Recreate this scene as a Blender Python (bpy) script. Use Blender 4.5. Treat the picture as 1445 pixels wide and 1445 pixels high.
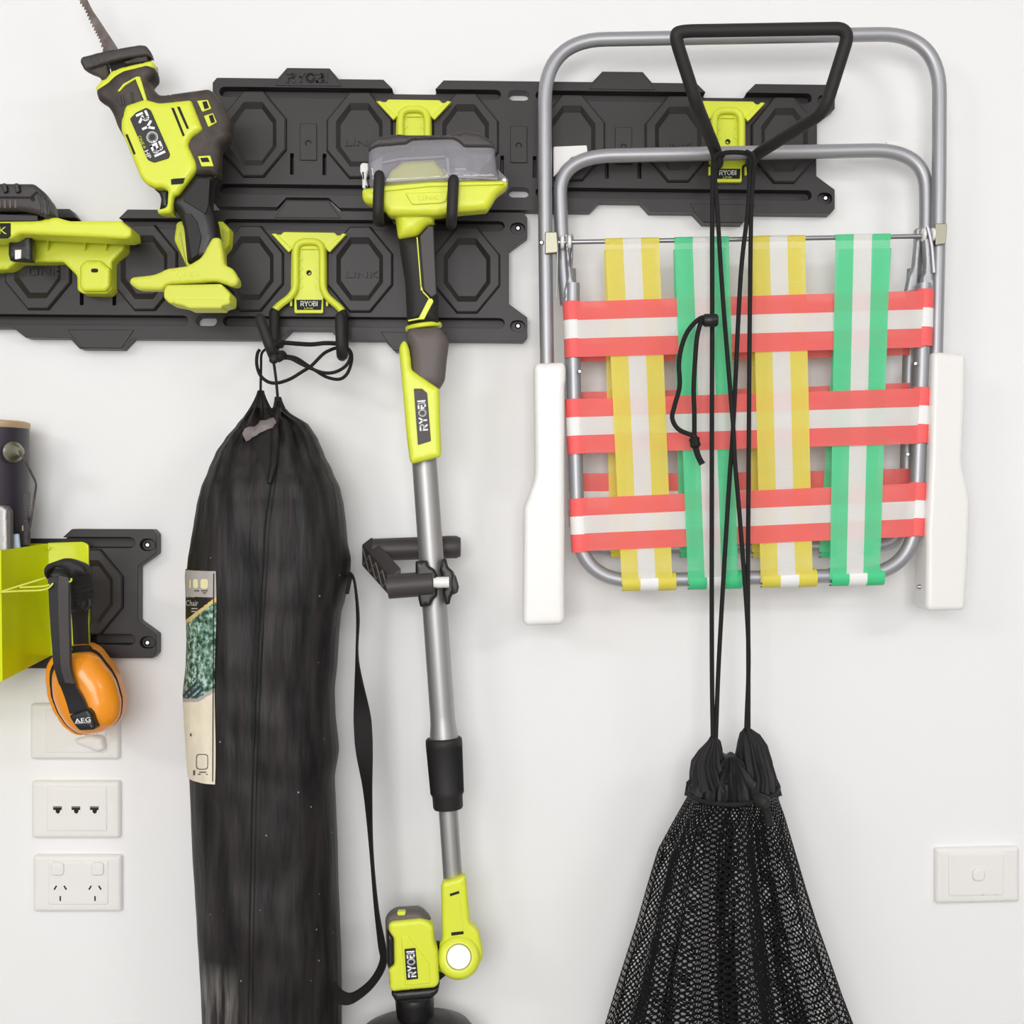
import bpy, bmesh, math, random
import numpy as np
from mathutils import Vector, Matrix, noise
from mathutils.geometry import delaunay_2d_cdt
random.seed(7)
for o in list(bpy.data.objects): bpy.data.objects.remove(o)
scn = bpy.context.scene
COL = scn.collection
S = 0.00092            # metres per photograph pixel on the wall plane
D = 1.70               # camera to wall
# ---------------------------------------------------------------- camera
cd = bpy.data.cameras.new('camera'); cam = bpy.data.objects.new('camera', cd); COL.objects.link(cam)
cam.location = (0, -D, 0); cam.rotation_euler = (math.pi/2, 0, 0)
cd.sensor_width = 36; cd.lens = 36*D/(1445*S); cd.clip_start = .02
scn.camera = cam
# ---------------------------------------------------------------- world, lights, exposure
w = bpy.data.worlds.new('world'); scn.world = w; w.use_nodes = True
w.node_tree.nodes['Background'].inputs[0].default_value = (1, 1, 1, 1)
w.node_tree.nodes['Background'].inputs[1].default_value = .34
def area(name, loc, target, sx, sy, power, col=(1, 1, 1)):
    l = bpy.data.lights.new(name, 'AREA'); l.shape = 'RECTANGLE'; l.size = sx; l.size_y = sy; l.energy = power; l.color = col
    o = bpy.data.objects.new(name, l); COL.objects.link(o); o.location = loc
    o.rotation_euler = (Vector(target)-Vector(loc)).to_track_quat('-Z', 'Y').to_euler()
area('frontal_fill_light', (-.25, -3.3, .25), (0, 0, 0), 1.5, 1.1, 51, (1, .995, .99))  # added frontal fill behind the camera to weaken wall shadows; no door exists
area('ceiling_light_left', (-1.75, -2.6, .93), (0, 0, -.1), .7, .3, 11)
area('ceiling_light_right', (1.9, -2.5, .93), (0, 0, -.1), .8, .3, 13)
scn.view_settings.view_transform = 'Standard'; scn.view_settings.look = 'None'
scn.view_settings.exposure = 0.0; scn.view_settings.gamma = 1; scn.view_settings.use_curve_mapping = False

# ---------------------------------------------------------------- helpers
def lin(c): return tuple(((v/255)/12.92 if v/255 <= .04045 else ((v/255+.055)/1.055)**2.4) for v in c)
def mat(name, rgb, rough=.5, metal=0, bump=0, bscale=400, var=0, vscale=60, alpha=1, spec=.5, stretch=None, coat=0):
    m = bpy.data.materials.new(name); m.use_nodes = True; nt = m.node_tree; b = nt.nodes['Principled BSDF']
    c = lin(rgb)+(1,)
    b.inputs['Base Color'].default_value = c; b.inputs['Roughness'].default_value = rough; b.inputs['Metallic'].default_value = metal
    b.inputs['Specular IOR Level'].default_value = spec; b.inputs['Alpha'].default_value = alpha; b.inputs['Coat Weight'].default_value = coat
    if bump or var:
        tc = nt.nodes.new('ShaderNodeTexCoord'); mp = nt.nodes.new('ShaderNodeMapping'); nt.links.new(tc.outputs['Object'], mp.inputs[0])
        if stretch: mp.inputs['Scale'].default_value = stretch
    if bump:
        n = nt.nodes.new('ShaderNodeTexNoise'); n.inputs['Scale'].default_value = bscale; n.inputs['Detail'].default_value = 3
        nt.links.new(mp.outputs[0], n.inputs['Vector'])
        bp = nt.nodes.new('ShaderNodeBump'); bp.inputs['Strength'].default_value = bump; bp.inputs['Distance'].default_value = .001
        nt.links.new(n.outputs['Fac'], bp.inputs['Height']); nt.links.new(bp.outputs[0], b.inputs['Normal'])
    if var:
        n2 = nt.nodes.new('ShaderNodeTexNoise'); n2.inputs['Scale'].default_value = vscale; n2.inputs['Detail'].default_value = 6
        nt.links.new(mp.outputs[0], n2.inputs['Vector'])
        r = nt.nodes.new('ShaderNodeValToRGB'); r.color_ramp.elements[0].position = .3; r.color_ramp.elements[1].position = .72
        r.color_ramp.elements[0].color = tuple(max(0, v*(1-var)) for v in c[:3])+(1,)
        r.color_ramp.elements[1].color = tuple(min(1, v*(1+var)) for v in c[:3])+(1,)
        nt.links.new(n2.outputs['Fac'], r.inputs[0]); nt.links.new(r.outputs[0], b.inputs['Base Color'])
    return m
def P(px, py, d): k = S*(1-d/D); return Vector(((px-722.5)*k, -d, (722.5-py)*k))
def Zm(ox, oy, sc): return lambda pts: [(ox+sc*x, oy+sc*y) for x, y in pts]
WL = {}
def tag(o, label=None, cat=None, group=None, kind=None):
    for k, v in (('label', label), ('category', cat), ('group', group), ('kind', kind)):
        if v: o[k] = v
    return o
def thing(name, loc, label, cat, group=None):
    o = bpy.data.objects.new(name, None); COL.objects.link(o); o.location = loc; o.empty_display_size = .03; WL[o] = Vector(loc)
    return tag(o, label, cat, group)
def mk(name, verts, faces, mats, parent=None, midx=None, smooth=False, bevel=0, segs=2, uv=None, recalc=True, label=None, merge=False, flatcap=False):
    verts = [Vector(v) for v in verts]
    lo = Vector([min(v[i] for v in verts) for i in range(3)]); hi = Vector([max(v[i] for v in verts) for i in range(3)]); c = (lo+hi)/2
    me = bpy.data.meshes.new(name); me.from_pydata([v-c for v in verts], [], faces)
    if not isinstance(mats, (list, tuple)): mats = [mats]
    for m in mats: me.materials.append(m)
    if midx: me.polygons.foreach_set('material_index', midx)
    if uv:
        l = me.uv_layers.new(name='UVMap')
        for lp in me.loops: l.data[lp.index].uv = uv[lp.vertex_index]
    if recalc:
        bm = bmesh.new(); bm.from_mesh(me)
        if merge: bmesh.ops.remove_doubles(bm, verts=bm.verts, dist=1e-5)
        bmesh.ops.recalc_face_normals(bm, faces=bm.faces); bm.to_mesh(me); bm.free()
    if smooth or bevel: me.polygons.foreach_set('use_smooth', [True]*len(me.polygons))
    if flatcap:
        for p in me.polygons:
            if len(p.vertices) > 5: p.use_smooth = False
    me.update()
    o = bpy.data.objects.new(name, me); COL.objects.link(o); WL[o] = c
    if parent is not None: o.parent = parent; o.location = c-WL[parent]
    else: o.location = c
    if bevel:
        b = o.modifiers.new('bevel', 'BEVEL'); b.width = bevel; b.segments = segs; b.limit_method = 'ANGLE'; b.angle_limit = math.radians(35); b.harden_normals = True
    elif smooth:
        me.set_sharp_from_angle(angle=math.radians(50))
    if label: o['label'] = label
    return o
def rnd(pts, r, n=4, only=None):
    out = []; N = len(pts)
    for i in range(N):
        a, b, c = Vector(pts[i-1]), Vector(pts[i]), Vector(pts[(i+1) % N])
        if only is not None and i not in only: out.append(tuple(b)); continue
        r1 = min(r, (a-b).length*.45); r2 = min(r, (c-b).length*.45)
        p, q = b+(a-b).normalized()*r1, b+(c-b).normalized()*r2
        for k in range(n+1):
            t = k/n; out.append(tuple(p*(1-t)**2+b*2*t*(1-t)+q*t*t))
    return out
def w2(pts, d): return [P(x, y, d) for x, y in pts]
def prism_data(pts, d, th):
    f = w2(pts, d); n = len(f); vs = f+[v+Vector((0, th, 0)) for v in f]
    fs = [list(range(n)), list(range(2*n-1, n-1, -1))]+[[i, (i+1) % n, n+(i+1) % n, n+i] for i in range(n)]
    return vs, fs
def prism(name, pts, d, th, m, parent=None, bevel=.0012, segs=2, label=None):
    vs, fs = prism_data(pts, d, th)
    return mk(name, vs, fs, m, parent, bevel=bevel, segs=segs, label=label)
def multi(name, polys, d, th, m, parent, bevel=0, label=None, join=None):
    if not (join or name in ('lettering', 'tick_mark', 'rib', 'cover_rib', 'jack_contact', 'nose_rib')):
        for p in polys: o = prism(name, p, d, th, m, parent, bevel, label=label)
        return o
    V, F = [], []
    for p in polys:
        vs, fs = prism_data(p, d, th); b = len(V); V += vs; F += [[i+b for i in f] for f in fs]
    return mk(name, V, F, m, parent, bevel=bevel, label=label)
def puff(name, pts, db, df, r, m, parent=None, steps=4, depth=None, label=None, flat=False):
    """moulded body: outline in the wall plane, front rolled over towards its edge with radius r (metres)"""
    depth = depth or min(r, df-db); ref = df-depth
    base = []
    raw = [Vector((p.x, p.z)) for p in w2(pts, ref)]
    for i in range(len(raw)):
        a, b = raw[i], raw[(i+1) % len(raw)]
        if (b-a).length < 2e-5: continue
        k = max(1, int((b-a).length/.005))
        for q in range(k): base.append(a.lerp(b, q/k))
    n = len(base); B = np.array([[p.x, p.y] for p in base]); E = np.roll(B, -1, 0)-B; EL = (E**2).sum(1)
    def inside_dist(Q):
        R_ = Q[:, None, :]-B[None]; t_ = np.clip((R_*E[None]).sum(2)/EL[None], 0, 1); d_ = np.sqrt(((R_-t_[..., None]*E[None])**2).sum(2)).min(1)
        y1, y2 = B[None, :, 1], np.roll(B, -1, 0)[None, :, 1]; c_ = (y1 > Q[:, 1:2]) != (y2 > Q[:, 1:2])
        with np.errstate(all='ignore'): xi = B[None, :, 0]+(Q[:, 1:2]-y1)/(y2-y1)*E[None, :, 0]
        return d_, (c_ & (Q[:, 0:1] < xi)).sum(1) % 2 == 1
    A = (B[:, 0]*np.roll(B[:, 1], -1)-np.roll(B[:, 0], -1)*B[:, 1]).sum(); sg = 1 if A > 0 else -1
    N_ = np.stack([-E[:, 1], E[:, 0]], 1)*sg/np.sqrt(EL)[:, None]; NV = N_+np.roll(N_, 1, 0); NV /= np.maximum(1e-9, np.sqrt((NV**2).sum(1)))[:, None]
    cosb = np.maximum(.5, (NV*N_).sum(1))[:, None]
    cand = []
    ins = [r*(1-math.cos(k/steps*math.pi/2)) for k in range(1, steps+1)]
    for a in ins:
        Q = B+NV*a/cosb; d_, in_ = inside_dist(Q); cand.append(Q[in_ & (d_ > .9*a)])
    g = max(.004, r*.6); xs = np.arange(B[:, 0].min(), B[:, 0].max(), g); ys_ = np.arange(B[:, 1].min(), B[:, 1].max(), g)
    if len(xs) and len(ys_):
        Q = np.stack(np.meshgrid(xs, ys_), -1).reshape(-1, 2); d_, in_ = inside_dist(Q); cand.append(Q[in_ & (d_ > r*.15)])
    Q = np.concatenate(cand) if cand else np.zeros((0, 2)); keep = []; cell = {}; md = min(.0009, r*.12)
    for p in Q:
        key = (int(p[0]//md), int(p[1]//md))
        if key in cell: continue
        cell[key] = 1; keep.append(Vector((p[0], p[1])))
    vs, es, fs, *_ = delaunay_2d_cdt(base+keep, [(i, (i+1) % n) for i in range(n)], [], 1, 1e-6)
    VV = np.array([[v.x, v.y] for v in vs]); d_, _i = inside_dist(VV); f_ = np.clip(d_/r, 0, 1); h = ref+depth*np.sqrt(1-(1-f_)**2)
    V = [Vector((v.x, -hh, v.y)) for v, hh in zip(vs, h)]; nv = len(V); F = [list(f) for f in fs]
    if not flat and df-db > .03:
        # moulded underside as well: the widest section is the traced outline
        rb = max(r, (ref-db)*.55); fb = np.clip(d_/rb, 0, 1); hb = ref-(ref-db)*np.sqrt(1-(1-fb)**2); bmap = {}
        for k in range(nv):
            if d_[k] > 1e-6: bmap[k] = len(V); V.append(Vector((V[k].x, -hb[k], V[k].z)))
        F += [[bmap.get(k, k) for k in reversed(f)] for f in F]
        return mk(name, V, F, m, parent, smooth=True, label=label)
    cnt = {}
    for f in F:
        for k in range(len(f)):
            e = (f[k], f[(k+1) % len(f)]); cnt[tuple(sorted(e))] = cnt.get(tuple(sorted(e)), 0)+1
    be = [e for e, c in cnt.items() if c == 1]; bm_ = {}
    for e in be:
        for k in e:
            if k not in bm_: bm_[k] = len(V); V.append(Vector((V[k].x, -db, V[k].z)))
    for a, b in be: F.append([a, b, bm_[b], bm_[a]])
    loop = []; adj = {}
    for a, b in be: adj.setdefault(a, []).append(b); adj.setdefault(b, []).append(a)
    st = be[0][0]; prev, cu = None, st
    while True:
        loop.append(bm_[cu]); nx_ = [k for k in adj[cu] if k != prev]
        if not nx_: break
        prev, cu = cu, nx_[0]
        if cu == st or len(loop) > 5000: break
    F.append(loop)
    o = mk(name, V, F, m, parent, smooth=True, label=label)
    return o
def cr(pts, n=6, closed=False):
    pts = [Vector(p) for p in pts]; N = len(pts); out = []
    rng = range(N if closed else N-1)
    for i in rng:
        p1, p2 = pts[i], pts[(i+1) % N]
        p0 = pts[i-1] if (i > 0 or closed) else p1*2-p2
        p3 = pts[(i+2) % N] if (i+2 < N or closed) else p2*2-p1
        for k in range(n):
            t = k/n; out.append(.5*((2*p1)+(p2-p0)*t+(2*p0-5*p1+4*p2-p3)*t*t+(3*p1-p0-3*p2+p3)*t**3))
    if not closed: out.append(pts[-1])
    return out
def fil(pts, r, n=6):
    pts = [Vector(p) for p in pts]; out = [pts[0]]
    for i in range(1, len(pts)-1):
        a, b, c = pts[i-1], pts[i], pts[i+1]; r1 = min(r, (a-b).length*.48); r2 = min(r, (c-b).length*.48)
        p, q = b+(a-b).normalized()*r1, b+(c-b).normalized()*r2
        for k in range(n+1):
            t = k/n; out.append(p*(1-t)**2+b*2*t*(1-t)+q*t*t)
    return out+[pts[-1]]
def tube_data(pts, r, n=12, closed=False, round_end=False):
    pts = [Vector(p) for p in pts]; N = len(pts); rs = list(r) if isinstance(r, (list, tuple)) else [r]*N
    if round_end and not closed:
        t0 = (pts[0]-pts[1]).normalized(); t1 = (pts[-1]-pts[-2]).normalized(); a, b = rs[0], rs[-1]
        pts = [pts[0]+t0*a*.95, pts[0]+t0*a*.7]+pts+[pts[-1]+t1*b*.7, pts[-1]+t1*b*.95]; rs = [a*.3, a*.7]+rs+[b*.7, b*.3]; N = len(pts)
    V, F = [], []; nrm = None
    for i in range(N):
        if closed: t = (pts[(i+1) % N]-pts[i-1])
        else: t = pts[min(i+1, N-1)]-pts[max(i-1, 0)]
        t.normalize()
        if nrm is None: nrm = t.orthogonal().normalized()
        nrm = (nrm-t*nrm.dot(t)).normalized(); bn = t.cross(nrm)
        for k in range(n):
            a = 2*math.pi*k/n; V.append(pts[i]+(nrm*math.cos(a)+bn*math.sin(a))*rs[i])
    for i in range(N if closed else N-1):
        for k in range(n): F.append([i*n+k, i*n+(k+1) % n, ((i+1) % N)*n+(k+1) % n, ((i+1) % N)*n+k])
    if not closed: F.append(list(range(n))); F.append(list(range((N-1)*n, N*n)))
    return V, F
def tube(name, pts, r, m, parent=None, n=12, closed=False, round_end=False, label=None):
    V, F = tube_data(pts, r, n, closed, round_end); return mk(name, V, F, m, parent, smooth=True, label=label)
def lathe(name, a, b, prof, m, parent=None, n=28, label=None, rib=0, nrib=0):
    """profile [(t 0..1 along a-b, radius)]"""
    a, b = Vector(a), Vector(b); ax = (b-a).normalized(); u = ax.orthogonal().normalized(); v = ax.cross(u)
    V, F = [], []
    for j, pr in enumerate(prof):
        c = a.lerp(b, pr[0]); rb = rib if len(pr) > 2 else 0
        for k in range(n):
            t = 2*math.pi*k/n; r = pr[1]-(rb if k % 2 else 0); V.append(c+(u*math.cos(t)+v*math.sin(t))*r)
    for j in range(len(prof)-1):
        for k in range(n): F.append([j*n+k, j*n+(k+1) % n, (j+1)*n+(k+1) % n, (j+1)*n+k])
    F.append(list(range(n))); F.append(list(range((len(prof)-1)*n, len(prof)*n)))
    return mk(name, V, F, m, parent, smooth=True, label=label)
LET = {'R': (.92, [[(0, .9), (.55, .9), (.74, .8), (.74, .58), (.58, .46), (.28, .46)], [(.1, 0), (.1, .62)], [(.4, .44), (.76, 0)]]),
       'Y': (.88, [[(.06, 1), (.42, .48)], [(.78, 1), (.42, .48)], [(.42, .55), (.42, 0)]]),
       'O': (1.04, [[(.5+.4*math.cos(t*math.pi/8), .5+.4*math.sin(t*math.pi/8)) for t in range(17)]]),
       'B': (.9, [[(0, .9), (.52, .9), (.66, .82), (.66, .62), (.54, .53), (.22, .53)], [(.54, .53), (.72, .42), (.72, .2), (.58, .1), (.02, .1)], [(.1, .0), (.1, .66)]]),
       'I': (.2, [[(.1, 0), (.1, 1)]])}
def ryobi(cx, cy, d, L, H, ang, m, parent, th=.0008, wd=.2):
    x = 0; quads = []; tot = sum(LET[c][0] for c in 'RYOBI')+.0
    for c in 'RYOBI':
        adv, strokes = LET[c]
        for st in strokes:
            for i in range(len(st)-1):
                a, b = Vector(st[i]), Vector(st[i+1]); t = (b-a).normalized(); nn = Vector((-t.y, t.x))*wd/2
                e0 = t*(.04 if i else 0); e1 = t*(.04 if i < len(st)-2 else 0)
                quads.append([(q.x+x, q.y) for q in (a-e0+nn, a-e0-nn, b+e1-nn, b+e1+nn)])
        x += adv
    ca, sa = math.cos(math.radians(ang)), math.sin(math.radians(ang)); polys = []
    for q in quads:
        pp = []
        for u, v in q:
            X = (u/tot-.5)*L; Y = (v-.5)*H; pp.append((cx+X*ca-Y*sa, cy-(X*sa+Y*ca)))
        polys.append(pp)
    return multi('lettering', polys, d, th, m, parent)
def txt(s, cx, cy, d, L, H, ang, m, parent, th=.0006, name='lettering'):
    c = bpy.data.curves.new('t', 'FONT'); c.body = s; c.resolution_u = 2
    o = bpy.data.objects.new('t', c); COL.objects.link(o)
    dg = bpy.context.evaluated_depsgraph_get(); me = bpy.data.meshes.new_from_object(o.evaluated_get(dg))
    bpy.data.objects.remove(o)
    vs = [v.co.copy() for v in me.vertices]; x0 = min(v.x for v in vs); x1 = max(v.x for v in vs); y0 = min(v.y for v in vs); y1 = max(v.y for v in vs)
    ca, sa = math.cos(math.radians(ang)), math.sin(math.radians(ang)); out = []
    for v in vs:
        X = ((v.x-x0)/(x1-x0)-.5)*L; Y = ((v.y-y0)/(y1-y0)-.5)*H; out.append(P(cx+X*ca-Y*sa, cy-(X*sa+Y*ca), d))
    fs = [list(p.vertices) for p in me.polygons]; bpy.data.meshes.remove(me)
    n = len(out); out += [v+Vector((0, th, 0)) for v in out[:n]]
    cnt = {}
    for f in fs:
        for k in range(len(f)): cnt.setdefault(tuple(sorted((f[k], f[k-1]))), []).append((f[k], f[k-1]))
    side = [[e[0][0], e[0][1], e[0][1]+n, e[0][0]+n] for e in cnt.values() if len(e) == 1]
    return mk(name, out, fs+[[i+n for i in reversed(f)] for f in fs]+side, m, parent, recalc=False)
def stad(x0, y0, x1, y1, n=6):
    r = (y1-y0)/2; cy = (y0+y1)/2
    return [(x1-r+r*math.sin(math.pi*k/n), cy-r*math.cos(math.pi*k/n)) for k in range(n+1)]+[(x0+r-r*math.sin(math.pi*k/n), cy+r*math.cos(math.pi*k/n)) for k in range(n+1)]
def circ(cx, cy, r, n=20, ry=None): return [(cx+r*math.cos(2*math.pi*k/n), cy+(ry or r)*math.sin(2*math.pi*k/n)) for k in range(n)]
def rect(x0, y0, x1, y1): return [(x0, y0), (x1, y0), (x1, y1), (x0, y1)]
def cut(o, polys, d, th):
    if not polys: return
    V, F = [], []
    for p in polys:
        vs, fs = prism_data(p, d, th); b = len(V); V += vs; F += [[i+b for i in f] for f in fs]
    c = mk('cutter', V, F, [], None)
    mods = [m for m in o.modifiers]
    for m in mods: m.show_viewport = False
    bm_ = o.modifiers.new('cut', 'BOOLEAN'); bm_.object = c; bm_.operation = 'DIFFERENCE'; bm_.solver = 'EXACT'
    dg = bpy.context.evaluated_depsgraph_get(); dg.update()
    me = bpy.data.meshes.new_from_object(o.evaluated_get(dg)); old = o.data; o.modifiers.remove(bm_); o.data = me; me.name = old.name
    bpy.data.meshes.remove(old); cm = c.data; del WL[c]; bpy.data.objects.remove(c); bpy.data.meshes.remove(cm)
    for m in mods: m.show_viewport = True
    me.polygons.foreach_set('use_smooth', [True]*len(me.polygons))

# ---------------------------------------------------------------- materials
M = {}
M['wall'] = mat('painted_plaster', (244, 243, 243), .6, bump=.05, bscale=300)
M['floor'] = mat('concrete', (170, 166, 160), .6, var=.1, vscale=6)
M['rail'] = mat('black_textured_plastic', (46, 41, 42), .45, bump=.12, bscale=2600, spec=.45)
M['lime'] = mat('lime_plastic', (222, 230, 62), .38, bump=.03, bscale=1500)
M['limegloss'] = mat('lime_enamel', (219, 230, 14), .22, coat=.3)
M['olive'] = mat('lime_dull_plastic', (215, 220, 76), .5)
M['black'] = mat('black_plastic', (27, 25, 26), .4, bump=.05, bscale=1800)
M['rubber'] = mat('black_rubber', (29, 27, 27), .62, bump=.15, bscale=2200)
M['dark'] = mat('charcoal_plastic', (62, 56, 56), .5, bump=.1, bscale=1600)
M['dusty'] = mat('dusty_charcoal_plastic', (66, 58, 52), .6, var=.45, vscale=45, bump=.1, bscale=1200)
M['grey'] = mat('grey_plastic', (98, 90, 86), .55, bump=.05, bscale=1500)
M['hole'] = mat('deep_black', (12, 12, 12), .7)
M['white'] = mat('white_plastic', (240, 238, 235), .35)
M['letter'] = mat('white_print', (245, 245, 245), .5)
M['limeprint'] = mat('lime_print', (205, 215, 50), .5)
M['alu'] = mat('brushed_aluminium', (178, 176, 175), .46, .75, bump=.06, bscale=500, stretch=(4, 4, .15))
M['tube'] = mat('satin_aluminium_tube', (172, 172, 176), .45, .65)
M['chrome'] = mat('chrome', (170, 170, 174), .38, 1)
M['zinc'] = mat('yellow_zinc', (160, 158, 140), .4, .9)
M['steel'] = mat('worn_blade_steel', (112, 102, 98), .5, .7, var=.5, vscale=55)
M['cord'] = mat('black_cord', (17, 16, 16), .8, bump=.6, bscale=700)
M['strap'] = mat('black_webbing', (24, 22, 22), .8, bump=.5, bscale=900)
M['orange'] = mat('orange_plastic', (246, 152, 26), .3, coat=.2)
M['paint'] = mat('dark_can_paint', (52, 46, 56), .38)
M['cream'] = mat('cream_card', (232, 222, 198), .6, var=.05)
M['lid'] = mat('tan_lid', (196, 168, 130), .45, .3)
M['blue'] = mat('pale_blue_plastic', (180, 198, 214), .45)
M['lining'] = mat('grey_lining', (140, 130, 128), .85, bump=.6, bscale=900)
def fabric():
    m = mat('worn_black_nylon', (35, 32, 32), .52, spec=.3); nt = m.node_tree; b = nt.nodes['Principled BSDF']
    tc = nt.nodes.new('ShaderNodeTexCoord'); mp = nt.nodes.new('ShaderNodeMapping'); mp.inputs['Scale'].default_value = (44, 44, 6); nt.links.new(tc.outputs['Object'], mp.inputs[0])
    n = nt.nodes.new('ShaderNodeTexNoise'); n.inputs['Scale'].default_value = 1.6; n.inputs['Detail'].default_value = 8; nt.links.new(mp.outputs[0], n.inputs['Vector'])
    r = nt.nodes.new('ShaderNodeValToRGB'); e = r.color_ramp.elements; e[0].position = .35; e[0].color = lin((15, 14, 15))+(1,); e[1].position = .68; e[1].color = lin((47, 42, 41))+(1,)
    nt.links.new(n.outputs['Fac'], r.inputs[0])
    # chalky scuffs low on the bag, with their own shape
    mp2 = nt.nodes.new('ShaderNodeMapping'); mp2.inputs['Scale'].default_value = (90, 40, 9); nt.links.new(tc.outputs['Object'], mp2.inputs[0])
    n2 = nt.nodes.new('ShaderNodeTexNoise'); n2.inputs['Scale'].default_value = 1.0; n2.inputs['Detail'].default_value = 6; nt.links.new(mp2.outputs[0], n2.inputs['Vector'])
    r2 = nt.nodes.new('ShaderNodeValToRGB'); r2.color_ramp.elements[0].position = .44; r2.color_ramp.elements[1].position = .68; nt.links.new(n2.outputs['Fac'], r2.inputs[0])
    sp = nt.nodes.new('ShaderNodeSeparateXYZ'); nt.links.new(tc.outputs['Object'], sp.inputs[0])
    mz = nt.nodes.new('ShaderNodeMapRange'); mz.inputs[1].default_value = -.225; mz.inputs[2].default_value = -.275; nt.links.new(sp.outputs['Z'], mz.inputs[0])
    mx_ = nt.nodes.new('ShaderNodeMapRange'); mx_.inputs[1].default_value = -.005; mx_.inputs[2].default_value = -.045; nt.links.new(sp.outputs['X'], mx_.inputs[0])
    mu = nt.nodes.new('ShaderNodeMath'); mu.operation = 'MULTIPLY'; nt.links.new(mz.outputs[0], mu.inputs[0]); nt.links.new(mx_.outputs[0], mu.inputs[1])
    mu2 = nt.nodes.new('ShaderNodeMath'); mu2.operation = 'MULTIPLY'; nt.links.new(mu.outputs[0], mu2.inputs[0]); nt.links.new(r2.outputs[0], mu2.inputs[1])
    # specks
    vo = nt.nodes.new('ShaderNodeTexVoronoi'); vo.inputs['Scale'].default_value = 42; nt.links.new(tc.outputs['Object'], vo.inputs['Vector'])
    lt = nt.nodes.new('ShaderNodeMath'); lt.operation = 'LESS_THAN'; lt.inputs[1].default_value = .045; nt.links.new(vo.outputs['Distance'], lt.inputs[0])
    ad = nt.nodes.new('ShaderNodeMath'); ad.operation = 'MAXIMUM'; nt.links.new(mu2.outputs[0], ad.inputs[0]); nt.links.new(lt.outputs[0], ad.inputs[1])
    mm = nt.nodes.new('ShaderNodeMath'); mm.operation = 'MULTIPLY'; mm.inputs[1].default_value = .75; nt.links.new(ad.outputs[0], mm.inputs[0])
    mi = nt.nodes.new('ShaderNodeMixRGB'); mi.inputs[2].default_value = lin((168, 164, 158))+(1,); nt.links.new(mm.outputs[0], mi.inputs[0]); nt.links.new(r.outputs[0], mi.inputs[1]); nt.links.new(mi.outputs[0], b.inputs['Base Color'])
    bp = nt.nodes.new('ShaderNodeBump'); bp.inputs['Strength'].default_value = .7; bp.inputs['Distance'].default_value = .004; nt.links.new(n.outputs['Fac'], bp.inputs['Height']); nt.links.new(bp.outputs[0], b.inputs['Normal'])
    return m
M['nylon'] = fabric()
def webbing(name, rgb, tr=.16):
    m = bpy.data.materials.new(name); m.use_nodes = True; nt = m.node_tree; b = nt.nodes['Principled BSDF']; out = nt.nodes['Material Output']
    b.inputs['Base Color'].default_value = lin(rgb)+(1,); b.inputs['Roughness'].default_value = .6
    tc = nt.nodes.new('ShaderNodeTexCoord')
    ws = []
    for dr in ('X', 'Z'):
        wv = nt.nodes.new('ShaderNodeTexWave'); wv.bands_direction = dr; wv.inputs['Scale'].default_value = 120; nt.links.new(tc.outputs['Object'], wv.inputs['Vector']); ws.append(wv)
    mu = nt.nodes.new('ShaderNodeMath'); mu.operation = 'MULTIPLY'; nt.links.new(ws[0].outputs['Fac'], mu.inputs[0]); nt.links.new(ws[1].outputs['Fac'], mu.inputs[1])
    bp = nt.nodes.new('ShaderNodeBump'); bp.inputs['Strength'].default_value = .35; bp.inputs['Distance'].default_value = .0008; nt.links.new(mu.outputs[0], bp.inputs['Height']); nt.links.new(bp.outputs[0], b.inputs['Normal'])
    tl = nt.nodes.new('ShaderNodeBsdfTranslucent'); tl.inputs[0].default_value = lin(rgb)+(1,)
    m1 = nt.nodes.new('ShaderNodeMixShader'); m1.inputs[0].default_value = .14; nt.links.new(b.outputs[0], m1.inputs[1]); nt.links.new(tl.outputs[0], m1.inputs[2])
    tp = nt.nodes.new('ShaderNodeBsdfTransparent'); m2 = nt.nodes.new('ShaderNodeMixShader'); m2.inputs[0].default_value = tr
    nt.links.new(m1.outputs[0], m2.inputs[1]); nt.links.new(tp.outputs[0], m2.inputs[2]); nt.links.new(m2.outputs[0], out.inputs[0])
    return m
M['wred'] = webbing('coral_webbing', (255, 112, 108), .12); M['wwhite'] = webbing('white_webbing', (246, 244, 241), .2)
M['wyel'] = webbing('yellow_webbing', (242, 226, 98)); M['wgrn'] = webbing('green_webbing', (98, 224, 160))
for k, c in (('ored', (250, 102, 100)), ('owhite', (243, 242, 240)), ('oyel', (224, 210, 80)), ('ogrn', (70, 206, 138))): M[k] = mat(k+'_doubled_webbing', c, .6, bump=.3, bscale=600)
def clear():
    m = bpy.data.materials.new('clear_smoky_plastic'); m.use_nodes = True; nt = m.node_tree; out = nt.nodes['Material Output']
    g = nt.nodes.new('ShaderNodeBsdfGlossy'); g.inputs['Roughness'].default_value = .08
    t = nt.nodes.new('ShaderNodeBsdfTransparent'); t.inputs[0].default_value = lin((240, 238, 246))+(1,)
    di = nt.nodes.new('ShaderNodeBsdfDiffuse'); di.inputs[0].default_value = lin((222, 218, 228))+(1,)
    f = nt.nodes.new('ShaderNodeFresnel'); f.inputs[0].default_value = 1.5
    a = nt.nodes.new('ShaderNodeMixShader'); a.inputs[0].default_value = .26; nt.links.new(t.outputs[0], a.inputs[1]); nt.links.new(di.outputs[0], a.inputs[2])
    b = nt.nodes.new('ShaderNodeMixShader'); nt.links.new(f.outputs[0], b.inputs[0]); nt.links.new(a.outputs[0], b.inputs[1]); nt.links.new(g.outputs[0], b.inputs[2])
    nt.links.new(b.outputs[0], out.inputs[0]); return m
M['clear'] = clear()
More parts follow.
